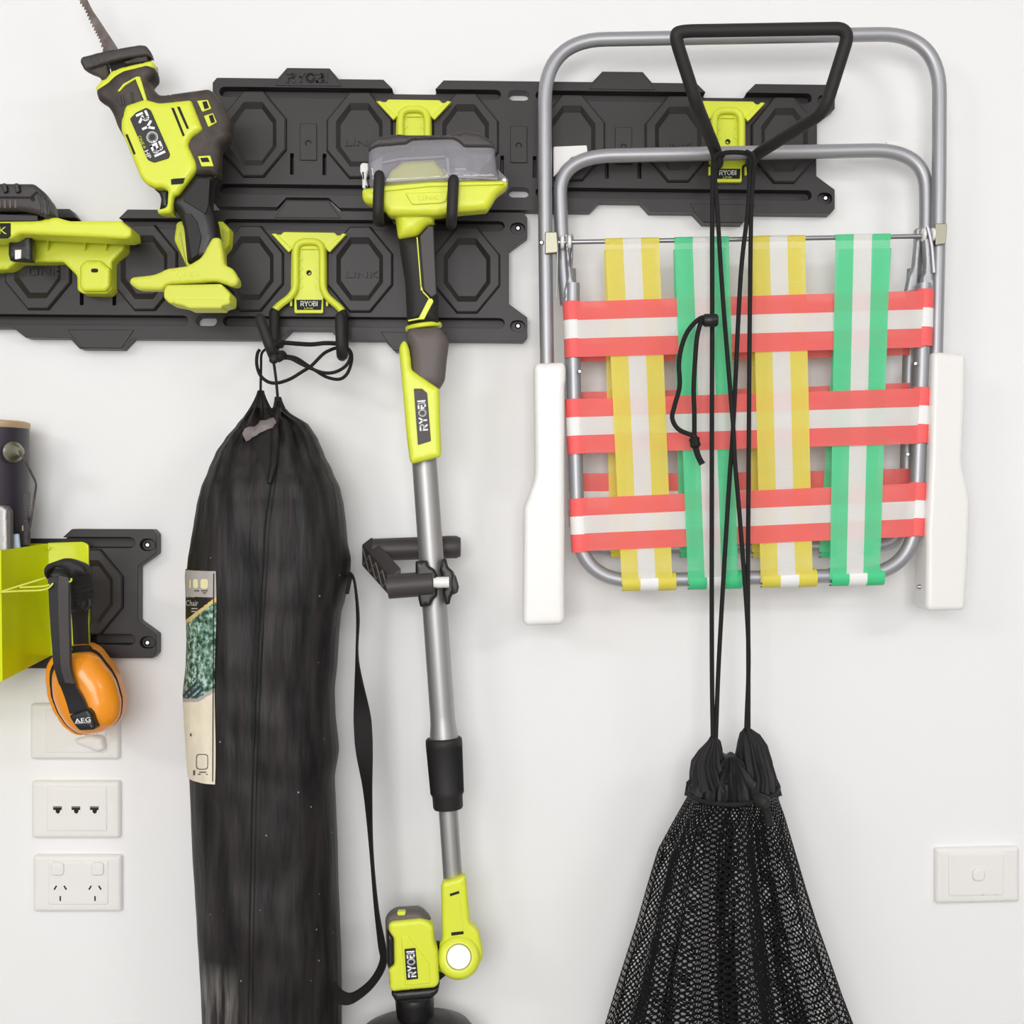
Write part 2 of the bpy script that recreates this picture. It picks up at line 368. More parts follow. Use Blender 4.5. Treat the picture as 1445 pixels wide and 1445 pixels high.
def netting():
    m = bpy.data.materials.new('black_mesh_fabric'); m.use_nodes = True; nt = m.node_tree; b = nt.nodes['Principled BSDF']; out = nt.nodes['Material Output']
    b.inputs['Base Color'].default_value = lin((17, 16, 18))+(1,); b.inputs['Roughness'].default_value = .9; b.inputs['Specular IOR Level'].default_value = .2
    uv = nt.nodes.new('ShaderNodeUVMap'); ds = []
    for off in (0, .5):
        mp = nt.nodes.new('ShaderNodeMapping'); mp.inputs['Scale'].default_value = (1/.0058, 1/.0084, 1); mp.inputs['Location'].default_value = (off, off, 0); nt.links.new(uv.outputs[0], mp.inputs[0])
        fr = nt.nodes.new('ShaderNodeVectorMath'); fr.operation = 'FRACTION'; nt.links.new(mp.outputs[0], fr.inputs[0])
        sb = nt.nodes.new('ShaderNodeVectorMath'); sb.operation = 'SUBTRACT'; sb.inputs[1].default_value = (.5, .5, 0); nt.links.new(fr.outputs[0], sb.inputs[0])
        ln = nt.nodes.new('ShaderNodeVectorMath'); ln.operation = 'LENGTH'; nt.links.new(sb.outputs[0], ln.inputs[0]); ds.append(ln)
    mn = nt.nodes.new('ShaderNodeMath'); mn.operation = 'MINIMUM'; nt.links.new(ds[0].outputs['Value'], mn.inputs[0]); nt.links.new(ds[1].outputs['Value'], mn.inputs[1])
    lt = nt.nodes.new('ShaderNodeMath'); lt.operation = 'LESS_THAN'; nt.links.new(mn.outputs[0], lt.inputs[0])
    sx = nt.nodes.new('ShaderNodeSeparateXYZ'); nt.links.new(uv.outputs[0], sx.inputs[0])      # cloth is drawn tight near the collar, so its holes close up there
    mr_ = nt.nodes.new('ShaderNodeMapRange'); mr_.inputs[1].default_value = .02; mr_.inputs[2].default_value = .17; mr_.inputs[3].default_value = .19; mr_.inputs[4].default_value = .272
    nt.links.new(sx.outputs['Y'], mr_.inputs[0]); nt.links.new(mr_.outputs[0], lt.inputs[1])
    tp = nt.nodes.new('ShaderNodeBsdfTransparent'); mx = nt.nodes.new('ShaderNodeMixShader'); nt.links.new(lt.outputs[0], mx.inputs[0]); nt.links.new(b.outputs[0], mx.inputs[1]); nt.links.new(tp.outputs[0], mx.inputs[2]); nt.links.new(mx.outputs[0], out.inputs[0])
    return m
M['net'] = netting()
def foliage_print():
    m = mat('printed_garden_photo', (120, 150, 130), .45); nt = m.node_tree; b = nt.nodes['Principled BSDF']
    tc = nt.nodes.new('ShaderNodeTexCoord'); n = nt.nodes.new('ShaderNodeTexNoise'); n.inputs['Scale'].default_value = 190; n.inputs['Detail'].default_value = 7; nt.links.new(tc.outputs['Object'], n.inputs['Vector'])
    r = nt.nodes.new('ShaderNodeValToRGB'); e = r.color_ramp.elements; e[0].position = .36; e[0].color = lin((28, 48, 40))+(1,); e[1].position = .66; e[1].color = lin((190, 214, 214))+(1,)
    k = e.new(.5); k.color = lin((92, 132, 104))+(1,); nt.links.new(n.outputs['Fac'], r.inputs[0]); nt.links.new(r.outputs[0], b.inputs['Base Color']); return m
M['print'] = foliage_print()

# ---------------------------------------------------------------- the room
def slab(name, lo, hi, m):
    x0, y0, z0 = lo; x1, y1, z1 = hi
    V = [(x0, y0, z0), (x1, y0, z0), (x1, y1, z0), (x0, y1, z0), (x0, y0, z1), (x1, y0, z1), (x1, y1, z1), (x0, y1, z1)]
    F = [[0, 3, 2, 1], [4, 5, 6, 7], [0, 1, 5, 4], [1, 2, 6, 5], [2, 3, 7, 6], [3, 0, 4, 7]]
    return mk(name, V, F, m)
FZ, CZ = -1.5, 1.0
tag(slab('wall_back', (-3, 0, FZ), (3, .1, CZ), M['wall']), 'white painted plaster wall behind all the tools', kind='structure')
tag(slab('floor', (-3, -3.6, FZ-.1), (3, .1, FZ), M['floor']), 'grey concrete garage floor', kind='structure')
tag(slab('ceiling', (-3, -3.6, CZ), (3, .1, CZ+.1), M['wall']), 'white plain garage ceiling', kind='structure')

# ---------------------------------------------------------------- black wall rails
FACE = .022
def rail(label, yc, top, bot, x_left, x_right, octs, pads, slots, tabs_top, tabs_bot, ear, text_tab=None, link=()):
    y = lambda x, v: (x, yc(x)+v)
    R = x_right
    pts = [y(x, v) for x, v in top]+[y(R-6, -91), y(R, -84), y(R, -57), y(R-26, -38), y(R-26, 38), y(R, 57), y(R, 84), y(R-6, 91)]+[y(x, v) for x, v in bot]
    t = thing('wall_rail', P((max(x_left, 0)+R)/2, yc(R), 0), label, 'tool rail', 'black octagon tool rails')
    body = prism('rail_body', pts, FACE, FACE, M['rail'], t, bevel=.0016)
    gro, thr = [], []
    xs = [x_left+9]
    for s in slots: xs += [s-25, s+24]
    xs.append(R-32)
    for i in range(0, len(xs), 2):
        for v0 in (-79, 58): gro.append([y(x, v) for x, v in stad(xs[i], v0, xs[i+1], v0+14)])
    for s in slots:
        for v0 in (-79, 58): thr.append([y(x, v) for x, v in stad(s-15, v0, s+15, v0+14)])
    for c in pads:
        for dx in (-24, 22):
            gro.append([y(x, v) for x, v in rect(c+dx-2, 14, c+dx+3, 44)])
    er = [[y(x, v) for x, v in stad(R-24, v0, R-3, v0+16)] for v0 in (-77, 61)]
    cut(body, gro, FACE+.002, .020); cut(body, thr, FACE+.004, .03)
    cut(body, er, FACE+.002, .012)
    for v0 in (-69, 69):
        cx, cy = y(R-13, v0)
        lathe('screw', P(cx, cy, .011), P(cx, cy, .0165), [(0, .0042), (.5, .0038), (1, .0022)], M['chrome'], t, 12)
    # octagon bosses sharing one mesh
    def ocd(w_, h_, f, q): return [(f, -h_), (w_, -q), (w_, q), (f, h_), (-f, h_), (-w_, q), (-w_, -q), (-f, -h_)]
    rings = [(ocd(47, 61, 15, 22), FACE-.001), (ocd(46, 60, 14, 22), FACE+.004), (ocd(44, 58, 13.5, 21), FACE+.0055), (ocd(33, 45, 13, 19), FACE+.0055), (ocd(27, 36, 12, 15), FACE+.001)]
    V, F = [], []
    for pts_, d in rings: V += [P(722.5+a, 722.5+b, d) for a, b in pts_]
    for j in range(4):
        for i in range(8): F.append([j*8+i, j*8+(i+1) % 8, (j+1)*8+(i+1) % 8, (j+1)*8+i])
    F.append(list(range(32, 40))); F.append(list(range(8)))
    first = None
    for i, cx in enumerate(octs):
        loc = P(cx, yc(cx)-4, 0)
        if first is None:
            first = mk('octagon_boss', V, F, M['rail'], t); off = WL[first].copy(); o = first
        else:
            o = first.copy(); COL.objects.link(o); o.parent = t
        o.location = loc+off-WL[t]; WL[o] = loc+off
        if i in link: txt('LINK', cx, yc(cx)-2, FACE+.0034, 47, 9, 0, M['rail'], o, th=.003)
    for c in pads:
        pc = lambda dx, v: y(c+dx, v)
        p = prism('mounting_pad', [pc(-12, -28), pc(12, -28), pc(12, 24), pc(-12, 24)], FACE+.0022, .003, M['rail'], t, .001)
        cx, cy = pc(0, 0)
        lathe('screw_hole', P(cx, cy, FACE+.001), P(cx, cy, FACE+.0028), [(0, .0042), (1, .0042), (1, .0028), (.3, .0024)], M['hole'], p, 14)
    for c in tabs_top:
        prism('edge_tab', [y(c-47, -81), y(c-29, -105), y(c+29, -105), y(c+47, -81)], FACE+.0012, .004, M['rail'], t, .0008)
    for c in tabs_bot:
        prism('edge_tab', [y(c-47, 79), y(c-29, 105), y(c+29, 105), y(c+47, 79)], FACE+.0012, .004, M['rail'], t, .0008)
    if text_tab: ryobi(text_tab, yc(text_tab)-93, FACE+.0035, 58, 14, 0, M['rail'], t, th=.003)
    return t
lip, tb, dp = 91, 106, 77
ycU = lambda x: 200.5+.0115*(x-300)
rail('upper black tool rail running behind the folding chair', ycU,
     [(300, -84), (306, -lip), (392, -lip), (405, -tb), (465, -tb), (478, -lip), (541, -lip), (555, -dp), (613, -dp), (626, -lip), (836, -lip), (850, -tb), (907, -tb), (920, -lip), (983, -lip), (997, -dp), (1052, -dp), (1066, -lip)],
     [(1060, lip), (1048, tb), (993, tb), (979, lip), (917, lip), (904, dp), (846, dp), (833, lip), (626, lip), (613, tb), (557, tb), (543, lip), (479, lip), (464, dp), (404, dp), (391, lip), (306, lip), (300, 84)],
     300, 1178, [363, 510.5, 658, 806, 953.5, 1101], [435, 732, 880], [732], [435, 878], [584, 1020], True, 433, (1, 4))
ycL = lambda x: 391+.008*(x-744)
rail('lower black tool rail running off the left edge behind the reciprocating saw', ycL,
     [(-150, -lip), (-51, -lip), (-38, -tb), (22, -tb), (35, -lip), (98, -lip), (109, -dp), (166, -dp), (180, -lip), (391, -lip), (404, -tb), (464, -tb), (478, -lip), (541, -lip), (555, -dp), (613, -dp), (626, -lip)],
     [(626, lip), (613, tb), (557, tb), (543, lip), (479, lip), (466, dp), (410, dp), (396, lip), (186, lip), (172, tb), (112, tb), (98, lip), (36, lip), (18, dp), (-42, dp), (-55, lip), (-150, lip)],
     -150, 744, [-84, 63.5, 211.5, 359, 511, 660], [138, 287], [290], [434], [142, 584], True, None, (1, 4))
ycB = lambda x: 838+.004*(x-220)
rail('short end of a black tool rail behind the orange ear muffs', ycB,
     [(-150, -lip), (18, -lip), (31, -dp), (86, -dp), (101, -lip)], [(103, lip), (89, tb), (31, tb), (17, lip), (-150, lip)],
     -150, 221, [-11, 136], [60], [], [], [60], True)

# ---------------------------------------------------------------- lime rail hooks
def bracket(t, cx, cy, label=True):
    q = lambda pts: [(cx+a, cy+b) for a, b in pts]
    prism('wing_plate', q([(-54, -51), (-40, -49), (-36, -53), (36, -52), (40, -48), (53, -49), (28, -25), (24, -28), (-24, -28), (-30, -25)]), 0.0350, .008, M['lime'], t, .0012)
    for s in (-1, 1):
        prism('wing_edge', q([(s*53, -50), (s*47, -51), (s*24, -29), (s*29, -24)]), 0.0390, .006, M['lime'], t, .001)
    prism('hook_plate', rnd(q([(-25, -34), (25, -34), (25, 34), (20, 40), (20, 62), (-21, 62), (-21, 40), (-26, 34)]), 3), 0.0320, .008, M['lime'], t, .0012)
    bz = []
    for k in range(5):
        yy = -26+k*13
        for s in (-1, 1): bz.append(q([(s*15, yy), (s*9, yy-3), (s*9, yy-1), (s*15, yy+3)]))
    multi('rib', bz, 0.0335, .003, M['lime'], t)
    lathe('screw_hole', P(cx, cy+5, 0.0310), P(cx, cy+5, 0.0332), [(0, .0034), (1, .0034), (1, .0022), (.5, .002)], M['hole'], t, 14)
    for s in (-1, 1): prism('clip_leg', q([(s*24, 40), (s*27, 40), (s*27, 52), (s*24, 52)]), 0.0330, .006, M['lime'], t, .0006)
    if label:
        pl = prism('label_plate', q([(-18, 43), (18, 43), (17, 57), (-17, 57)]), 0.0335, .002, M['hole'], t, .0004)
        ryobi(cx, cy+48.5, 0.0343, 24, 7, 0, M['letter'], pl, .0007, .17); txt('LINK', cx, cy+55, 0.0342, 13, 2.6, 0, M['limeprint'], pl)
def rods(t, cx, cy, left, right):
    top = [P(cx-19, cy+34, .038), P(cx-19, cy-39, .038), P(cx+19, cy-39, .038), P(cx+19, cy+34, .038)]
    a = [P(left[0][0], left[0][1], .038)]; b = [P(right[0][0], right[0][1], .038)]
    mid = [P(cx-21, cy+32, .038)], [P(cx+21, cy+32, .038)]
    tube('bent_rod', fil(a+[P(left[0][0]+1, left[0][1]-8, .038)]+top+[P(right[0][0]-1, right[0][1]-8, .038)]+b, .014), .0046, M['lime'], t, 12)
    for pr in (left, right):
        tube('rubber_prong', fil([P(*p) for p in pr[1]], .022, 8), .0066, M['rubber'], t, 14, round_end=True)
t = thing('rail_hook', P(437, 380, .016), 'lime green double hook on the lower rail holding the long black bag', 'hook', 'lime rail hooks')
bracket(t, 436, 380)
rods(t, 436, 380, ((387, 443), [(387, 441, .038), (387, 497, .038), (386, 503, .125), (367, 450, .125)]), ((484, 445), [(484, 443, .038), (485, 500, .038), (482, 503, .12), (480, 448, .12)]))
t = thing('rail_hook', P(584, 193, .016), 'lime green double hook on the upper rail holding the pole scrubber', 'hook', 'lime rail hooks')
bracket(t, 584, 193)
rods(t, 584, 193, ((536, 258), [(536, 256, .038), (539, 313, .038), (533, 312, .15), (535, 248, .15)]), ((634, 258), [(634, 256, .038), (636, 317, .038), (637, 316, .15), (640, 254, .15)]))
t = thing('rail_hook', P(1027, 193, .016), 'lime green rail hook with a wide black padded loop over the chair', 'hook', 'lime rail hooks')
bracket(t, 1027, 195)
tube('bent_rod', fil([P(1012, 232, .038), P(1008, 222, .038), P(1008, 156, .038), P(1046, 156, .038), P(1046, 222, .038), P(1060, 232, .038)], .014), .0046, M['lime'], t, 12)
tube('padded_loop', fil([P(1012, 230, .038), P(1013, 231, .072), P(1011, 216, .11), P(984, 150, .22), P(952, 50, .25), P(960, 44, .25), P(1200, 40, .25), P(1163, 158, .22), P(1066, 219, .11), P(1059, 231, .072), P(1060, 230, .038)], .017, 8), .0073, M['rubber'], t, 16)

# ---------------------------------------------------------------- reciprocating saw
z1 = Zm(0, 0, .2491); z2 = Zm(0, 230, .2491)
t = thing('saw_holder', P(287, 345, .02), 'lime green tool holder on the lower rail behind the saw handle', 'tool holder')
puff('holder_plate', rnd(z2([(1000, 345), (1020, 330), (1265, 332), (1305, 375), (1300, 465), (1265, 510), (1270, 590), (1060, 590), (988, 440)]), 3), .021, .05, .004, M['lime'], t, flat=True)
multi('recess', [z2([(1012, 395), (1020, 390), (1052, 560), (1046, 560), (1003, 440)]), z2([(1262, 372), (1270, 372), (1288, 390), (1285, 450), (1262, 480)])], .0515, .003, M['olive'], t, .0005)
t = thing('reciprocating_saw', P(262, 420, .09), 'lime and black cordless reciprocating saw hanging blade up on the lower rail', 'saw')
teeth = []
pL = [Vector(p) for p in ((430, -95), (455, 0), (490, 50), (515, 110), (545, 170), (570, 215), (595, 290))]
out = []
for i in range(len(pL)-1):
    a, b = pL[i], pL[i+1]; n = max(3, int((b-a).length/22)); nn = Vector((-(b-a).y, (b-a).x)).normalized()
    for k in range(n):
        out.append(tuple(a.lerp(b, k/n))); out.append(tuple(a.lerp(b, (k+.8)/n)+nn*14)); 
blade = out+[(600, 300), (672, 290), (665, 270), (560, 110), (525, 60), (495, 0), (455, -100)]
prism('blade', z1(blade), .0925, .0014, M['steel'], t, bevel=0)
puff('shoe', rnd(z1([(455, 350), (465, 325), (600, 290), (790, 257), (828, 260), (852, 290), (865, 335), (835, 315), (715, 332), (610, 358), (550, 378), (480, 400)]), 3), .062, .122, .003, M['dark'], t)
puff('shoe_bracket', rnd(z1([(475, 392), (555, 372), (605, 358), (625, 450), (585, 465), (560, 432), (500, 408)]), 2), .07, .116, .003, M['dusty'], t)
prism('shoe_shank', z1([(620, 345), (720, 322), (725, 385), (630, 410)]), .11, .04, M['hole'], t, .001)
prism('shoe_guard', z1([(700, 350), (830, 305), (838, 345), (715, 362)]), .117, .05, M['dusty'], t, .001)
lathe('pivot_pin', P(134.7, 86.5, .12), P(134.7, 86.5, .1238), [(0, .005), (1, .0045)], M['dark'], t, 16)
puff('collar', rnd(z1([(542, 500), (580, 456), (602, 452), (632, 408), (690, 386), (862, 346), (874, 360), (880, 392), (760, 430), (640, 500), (560, 545)]), 4), .05, .128, .006, M['lime'], t)
puff('motor_housing', rnd(z1([(548, 515), (578, 492), (612, 472), (652, 432), (702, 402), (842, 368), (886, 392), (882, 432), (850, 462), (852, 482), (888, 528), (912, 546), (1190, 508), (1225, 540), (1255, 580), (1306, 700), (1302, 785), (1250, 830), (1242, 1000), (1000, 1000), (760, 880), (670, 720), (640, 640), (612, 600), (562, 572)]), 5), .05, .131, .010, M['dusty'], t, 5)
shell = puff('shell', rnd(z1([(690, 690), (715, 602), (822, 566), (870, 578), (900, 588), (1085, 570), (1150, 735), (1085, 780), (1065, 822), (1110, 920), (1114, 962), (1010, 1105), (985, 1112), (972, 1210), (900, 1216), (890, 1190), (948, 1176), (956, 1082), (922, 1064), (880, 1066), (832, 1046), (800, 1010), (690, 745)]), 4), .045, .138, .006, M['lime'], t, 5)
prism('nose_trim', z1([(664, 516), (698, 474), (772, 433), (792, 433), (832, 566), (815, 572), (766, 447), (708, 483), (676, 518)]), .1335, .006, M['lime'], t, .0006)
prism('nose_slot', z1([(765, 448), (778, 446), (822, 560), (806, 566)]), .1325, .003, M['hole'], t, 0)
multi('nose_rib', [z1([(x, 520+j), (x+6, 518+j), (x+14, 575+j), (x+8, 578+j)]) for x, j in ((675, 20), (690, 14), (735, 2), (745, 0))], .1328, .003, M['dark'], t)
pl = prism('logo_plate', rnd(z1([(735, 672), (770, 636), (828, 609), (852, 622), (962, 872), (955, 895), (872, 920), (836, 905)]), 2), .1398, .004, M['black'], t, .0006)
ryobi(*z1([(853, 757)])[0], .1406, 66, 16.5, -65.5, M['letter'], pl)
txt('ONE', *z1([(799, 795)])[0], .1406, 14, 4.6, -65.5, M['limeprint'], pl); txt('+', *z1([(817, 833)])[0], .1406, 4.5, 4.5, -65.5, M['limeprint'], pl); txt('HP', *z1([(838, 874)])[0], .1406, 12, 6, -65.5, M['letter'], pl)
multi('vent_slot', [z1(p) for p in ([(969, 610), (985, 611), (1046, 766), (1035, 772)], [(1002, 605), (1018, 604), (1070, 726), (1058, 731)], [(710, 762), (722, 759), (768, 870), (757, 876)], [(968, 1016), (985, 1012), (1046, 1008), (1036, 1036), (1020, 1042), (970, 1046)])], .1386, .003, M['hole'], t)
for pf, ph in (([(1115, 570), (1176, 565), (1197, 614), (1145, 633)], [(1146, 577), (1170, 572), (1184, 610), (1158, 618)]), ([(1154, 656), (1206, 640), (1228, 691), (1180, 719)], [(1182, 656), (1204, 648), (1218, 690), (1196, 698)]), ([(1120, 884), (1190, 880), (1209, 941), (1141, 942)], [(1134, 895), (1176, 892), (1188, 916), (1144, 918)])):
    f = prism('vent_frame', z1(pf), .1335, .005, M['lime'], t, .0006); prism('vent_hole', z1(ph), .1342, .003, M['hole'], f, 0)
puff('trigger', rnd(z1([(872, 1070), (930, 1062), (960, 1082), (956, 1180), (905, 1188), (914, 1130), (904, 1098)]), 2), .07, .115, .004, M['black'], t)
puff('handle', rnd(z2([(985, 190), (1012, 182), (1110, 60), (1244, 78), (1204, 100), (1196, 235), (1228, 330), (1245, 430), (1210, 560), (1064, 575), (1045, 372), (1018, 300), (972, 250)]), 5), .05, .130, .012, M['black'], t, 5)
multi('grip_panel', [z2([(1120, 85), (1190, 85), (1180, 240), (1165, 290), (1040, 215), (1040, 195)]), z2([(1040, 290), (1080, 285), (1115, 330), (1140, 420), (1120, 520), (1085, 545), (1062, 400)])], .1318, .004, M['rubber'], t, .001)
puff('foot', rnd(z2([(1205, 424), (1250, 424), (1266, 510), (1276, 580), (1322, 600), (1357, 662), (1345, 694), (1318, 704), (1230, 672), (950, 690), (920, 722), (782, 720), (734, 682), (746, 650), (880, 634), (950, 600), (1062, 586), (1140, 540), (1180, 470)]), 5), .06, .142, .0045, M['olive'], t, 5)
txt('ONE+', *z2([(1065, 630)])[0], .1425, 33, 9, 1, M['olive'], t, .001)
prism('battery_seat', z2([(960, 678), (1255, 668), (1262, 700), (950, 706)]), .13, .07, M['hole'], t, .001)
puff('terminal_cover', rnd(z2([(930, 722), (945, 692), (1255, 686), (1308, 745), (1306, 800), (1260, 812), (1255, 826), (1070, 826), (1040, 810), (960, 796), (930, 766)]), 3), .115, .150, .0025, M['olive'], t, flat=True)
multi('cover_rib', [z2([(948+k*45, 765), (985+k*45, 763), (985+k*45, 768), (948+k*45, 770)]) for k in range(8)], .1505, .002, M['lime'], t)

# ---------------------------------------------------------------- lime shelf with battery (upper left)
t = thing('rail_shelf', P(60, 350, .02), 'lime green plastic shelf on the lower rail under the battery', 'shelf')
puff('apron', rnd(z2([(-300, 400), (180, 395), (710, 420), (704, 490), (636, 560), (636, 712), (606, 742), (466, 740), (440, 720), (438, 640), (360, 562), (100, 562), (45, 606), (-300, 606)]), 3), .021, .05, .003, M['lime'], t, flat=True)
puff('mounting_tab', rnd(z2([(455, 585), (490, 552), (570, 552), (628, 600), (625, 700), (600, 728), (475, 728), (455, 705)]), 3), .04, .058, .004, M['lime'], t)
prism('tab_slot', stad(*z2([(515, 598)])[0], *z2([(556, 620)])[0]), .0585, .002, M['hole'], t, 0)
puff('front_lip', rnd(z2([(-300, 336), (210, 330), (300, 310), (325, 310), (398, 331), (690, 328), (748, 378), (748, 418), (718, 432), (115, 402), (68, 430), (-300, 430)]), 3), .075, .115, .004, M['lime'], t, flat=True)
sh = [P(-75, 320, .02), P(165, 320, .02), P(172, 320, .10), P(-75, 320, .10)]
zt = P(100, 318, .1).z; zb = P(100, 326, .1).z
x0, x1 = P(-75, 0, .1).x, P(174, 0, .1).x
V = [(x0, -.02, zt), (x1, -.02, zt), (x1, -.1, zt), (x0, -.1, zt), (x0, -.02, zb), (x1, -.02, zb), (x1, -.1, zb), (x0, -.1, zb)]
mk('shelf_board', V, [[0, 1, 2, 3], [7, 6, 5, 4], [0, 4, 5, 1], [1, 5, 6, 2], [2, 6, 7, 3], [3, 7, 4, 0]], M['lime'], t)
for gx in (270, 480, 600):
    a, b, c = z2([(gx, 405), (gx, 405), (gx, 500)])
    vs = []
    for s in (-1.2, 1.2):
        vs += [P(a[0]+s, a[1], .085), P(a[0]+s, a[1], .05), P(c[0]+s, c[1], .05)]
    mk('gusset', vs, [[0, 1, 2], [5, 4, 3], [0, 3, 4, 1], [1, 4, 5, 2], [2, 5, 3, 0]], M['lime'], t)
lathe('moulded_disc', P(144, 329, .085), P(144, 335, .085), [(0, .018), (.6, .018), (1, .014)], M['lime'], t, 24)
lb = prism('label_plate', z2([(-300, 342), (58, 340), (58, 412), (40, 425), (-300, 427)]), .1165, .003, M['hole'], t, .0005)
txt('K', *z2([(16, 382)])[0], .1172, 11, 10, 0, M['limeprint'], lb); txt('LIN', -23, 325.5, .1172, 33, 10, 0, M['limeprint'], lb)
c = puff('release_clip', rnd(z2([(52, 440), (75, 420), (100, 402), (182, 405), (184, 562), (60, 556), (50, 520)]), 2), .05, .09, .004, M['black'], t)
prism('clip_button', z2([(83, 492), (120, 490), (118, 540), (83, 546)]), .0915, .004, M['letter'], c, .0008)

t = thing('battery_pack', P(20, 315, .08), 'black battery pack lying on the lime shelf at the left edge', 'battery')
puff('case', rnd(z2([(-260, 125), (-40, 118), (195, 120), (240, 155), (285, 215), (297, 290), (272, 322), (215, 292), (130, 272), (-260, 272)]), 4), .03, .122, .006, M['dark'], t, 4)
prism('lower_rail', z2([(-260, 280), (215, 292), (216, 332), (-260, 330)]), .11, .07, M['black'], t, .0015)
multi('grip_rib', [z2([(x, 118), (x+12, 112), (x+26, 116), (x+34, 160), (x+10, 170)]) for x in (-60, 8, 78)], .127, .05, M['black'], t, .0012)
multi('case_slot', [z2([(x, 208), (x+14, 208), (x+14, 255), (x, 255)]) for x in (-10, 20, 50, 80)], .1232, .003, M['grey'], t, .0006)
prism('case_seam', z2([(-260, 186), (170, 190), (205, 158), (212, 165), (178, 200), (-260, 196)]), .1234, .003, M['hole'], t, 0)
multi('side_latch', [z2([(205, 165), (225, 175), (250, 240), (245, 290), (225, 285), (228, 240)]), z2([(255, 195), (270, 205), (285, 262), (278, 300), (262, 290), (266, 255)])], .1225, .01, M['black'], t, .001)
lathe('screw', P(46.5, 281, .122), P(46.5, 281, .1235), [(0, .0025), (1, .002)], M['hole'], t, 10)

# ---------------------------------------------------------------- pole scrubber
z4 = Zm(480, 120, .2076); zA = Zm(500, 400, .1661); zB = Zm(480, 700, .1661); zC = Zm(500, 1000, .18); zD = Zm(520, 1225, .1522)
t = thing('pole_scrubber', P(600, 330, .085), 'lime green cordless pole scrubber with clear battery cover hanging head down', 'power scrubber')
puff('cover_cap', rnd(z4([(193, 440), (197, 400), (242, 356), (400, 336), (455, 343), (630, 343), (700, 346), (770, 330), (850, 314), (950, 330), (1030, 380), (1052, 425), (1045, 432), (840, 430), (775, 376), (490, 381), (455, 411), (350, 421), (240, 431), (194, 458)]), 3), .035, .143, .005, M['dark'], t, 4)
cv = puff('clear_cover', rnd(z4([(193, 440), (240, 395), (455, 365), (850, 350), (1020, 395), (1050, 425), (1062, 560), (1090, 652), (820, 660), (300, 690), (205, 700), (190, 560)]), 3), .037, .14, .006, M['clear'], t, 4)
multi('cover_edge', [z4(p) for p in ([(285, 520), (400, 495), (735, 478), (745, 490), (400, 510), (285, 535)], [(715, 480), (738, 478), (750, 640), (735, 642)], [(285, 650), (735, 622), (735, 634), (285, 664)], [(735, 610), (1070, 632), (1070, 642), (735, 626)])], .1415, .003, M['clear'], cv)
puff('battery_bay', rnd(z4([(300, 700), (340, 590), (430, 520), (640, 510), (715, 600), (740, 690)]), 3), .05, .134, .006, M['olive'], t)
puff('inner_battery', rnd(z4([(215, 700), (215, 460), (400, 445), (400, 540), (320, 620), (290, 700)]), 3), .06, .11, .004, M['dark'], t)
hs = puff('base_housing', rnd(z4([(150, 712), (210, 702), (300, 682), (600, 656), (1080, 650), (1140, 660), (1136, 692), (1062, 750), (1035, 800), (1000, 850), (800, 868), (650, 890), (330, 890), (290, 842), (240, 822), (165, 800), (150, 765)]), 4), .035, .140, .008, M['lime'], t, 5)
prism('housing_rim', z4([(210, 706), (300, 688), (600, 662), (1110, 656), (1112, 676), (600, 690), (300, 722), (214, 736)]), .1425, .006, M['lime'], hs, .0012)
prism('name_badge', z4([(440, 732), (735, 722), (720, 790), (690, 802), (500, 812), (480, 800)]), .1425, .006, M['lime'], hs, .0015)
txt('LINK', *z4([(600, 765)])[0], .1432, 28, 6, 2, M['olive'], hs)
V0 = [z4([(x, 0)])[0][0] for x in (0,)]
puff('neck', rnd(z4([(320, 850), (660, 845), (640, 905), (640, 950), (596, 958), (530, 1030), (395, 1054), (375, 915), (355, 885)]), 6), .055, .128, .014, M['lime'], t, 5)
la = puff('latch', rnd(z4([(136, 545), (150, 530), (190, 532), (195, 570), (178, 640), (190, 690), (170, 708), (150, 700), (150, 620), (136, 590)]), 2), .075, .118, .002, M['white'], t)
prism('latch_slot', z4([(150, 590), (160, 590), (162, 640), (154, 640)]), .1185, .002, M['hole'], la, 0)
prism('hinge_flap', z4([(205, 530), (290, 478), (285, 590), (240, 690), (200, 700)]), .125, .02, M['clear'], t, .001)
prism('hinge_ear', rnd(z4([(1070, 570), (1140, 640), (1142, 665), (1120, 690), (1085, 655)]), 1), .105, .03, M['clear'], t, .001)
lathe('hinge_pin', P(711.5, 254.5, .1), P(711.5, 254.5, .108), [(0, .0028), (1, .0025)], M['chrome'], t, 12)
tube('latch_wire', fil([P(516, 262, .119), P(521, 272, .119), P(514, 280, .119), P(520, 284, .119)], .004), .0011, M['dark'], t, 6)
puff('grip', rnd(z4([(395, 1040), (530, 1022), (600, 946), (640, 944), (648, 1200), (658, 1350)])+zA([(690, 0), (690, 80), (714, 110), (714, 320), (716, 338), (453, 360), (448, 300), (432, 0)]), 4), .06, .122, .016, M['rubber'], t, 6)
multi('grip_trim', [z4([(518, 1034), (527, 1033), (556, 1395), (548, 1398)]), zA([(556, 0), (565, 0), (586, 66), (640, 122), (632, 130), (580, 76)]), zA([(632, 126), (660, 128), (672, 152), (592, 304), (540, 306)]), zA([(455, 310), (548, 292), (545, 306), (457, 322)])], .1228, .004, M['lime'], t, .0004)
multi('grip_side', [z4([(540, 1025), (600, 955), (636, 955), (645, 1200), (652, 1340), (655, 1420), (620, 1445), (568, 1390)])], .1235, .004, M['dark'], t, .0015)
lathe('yellow_ring', P(597.4, 458.5, .0945), P(598.2, 464.5, .0945), [(0, .0218), (.15, .0226), (.85, .0226), (1, .0218)], M['lime'], t, 32)
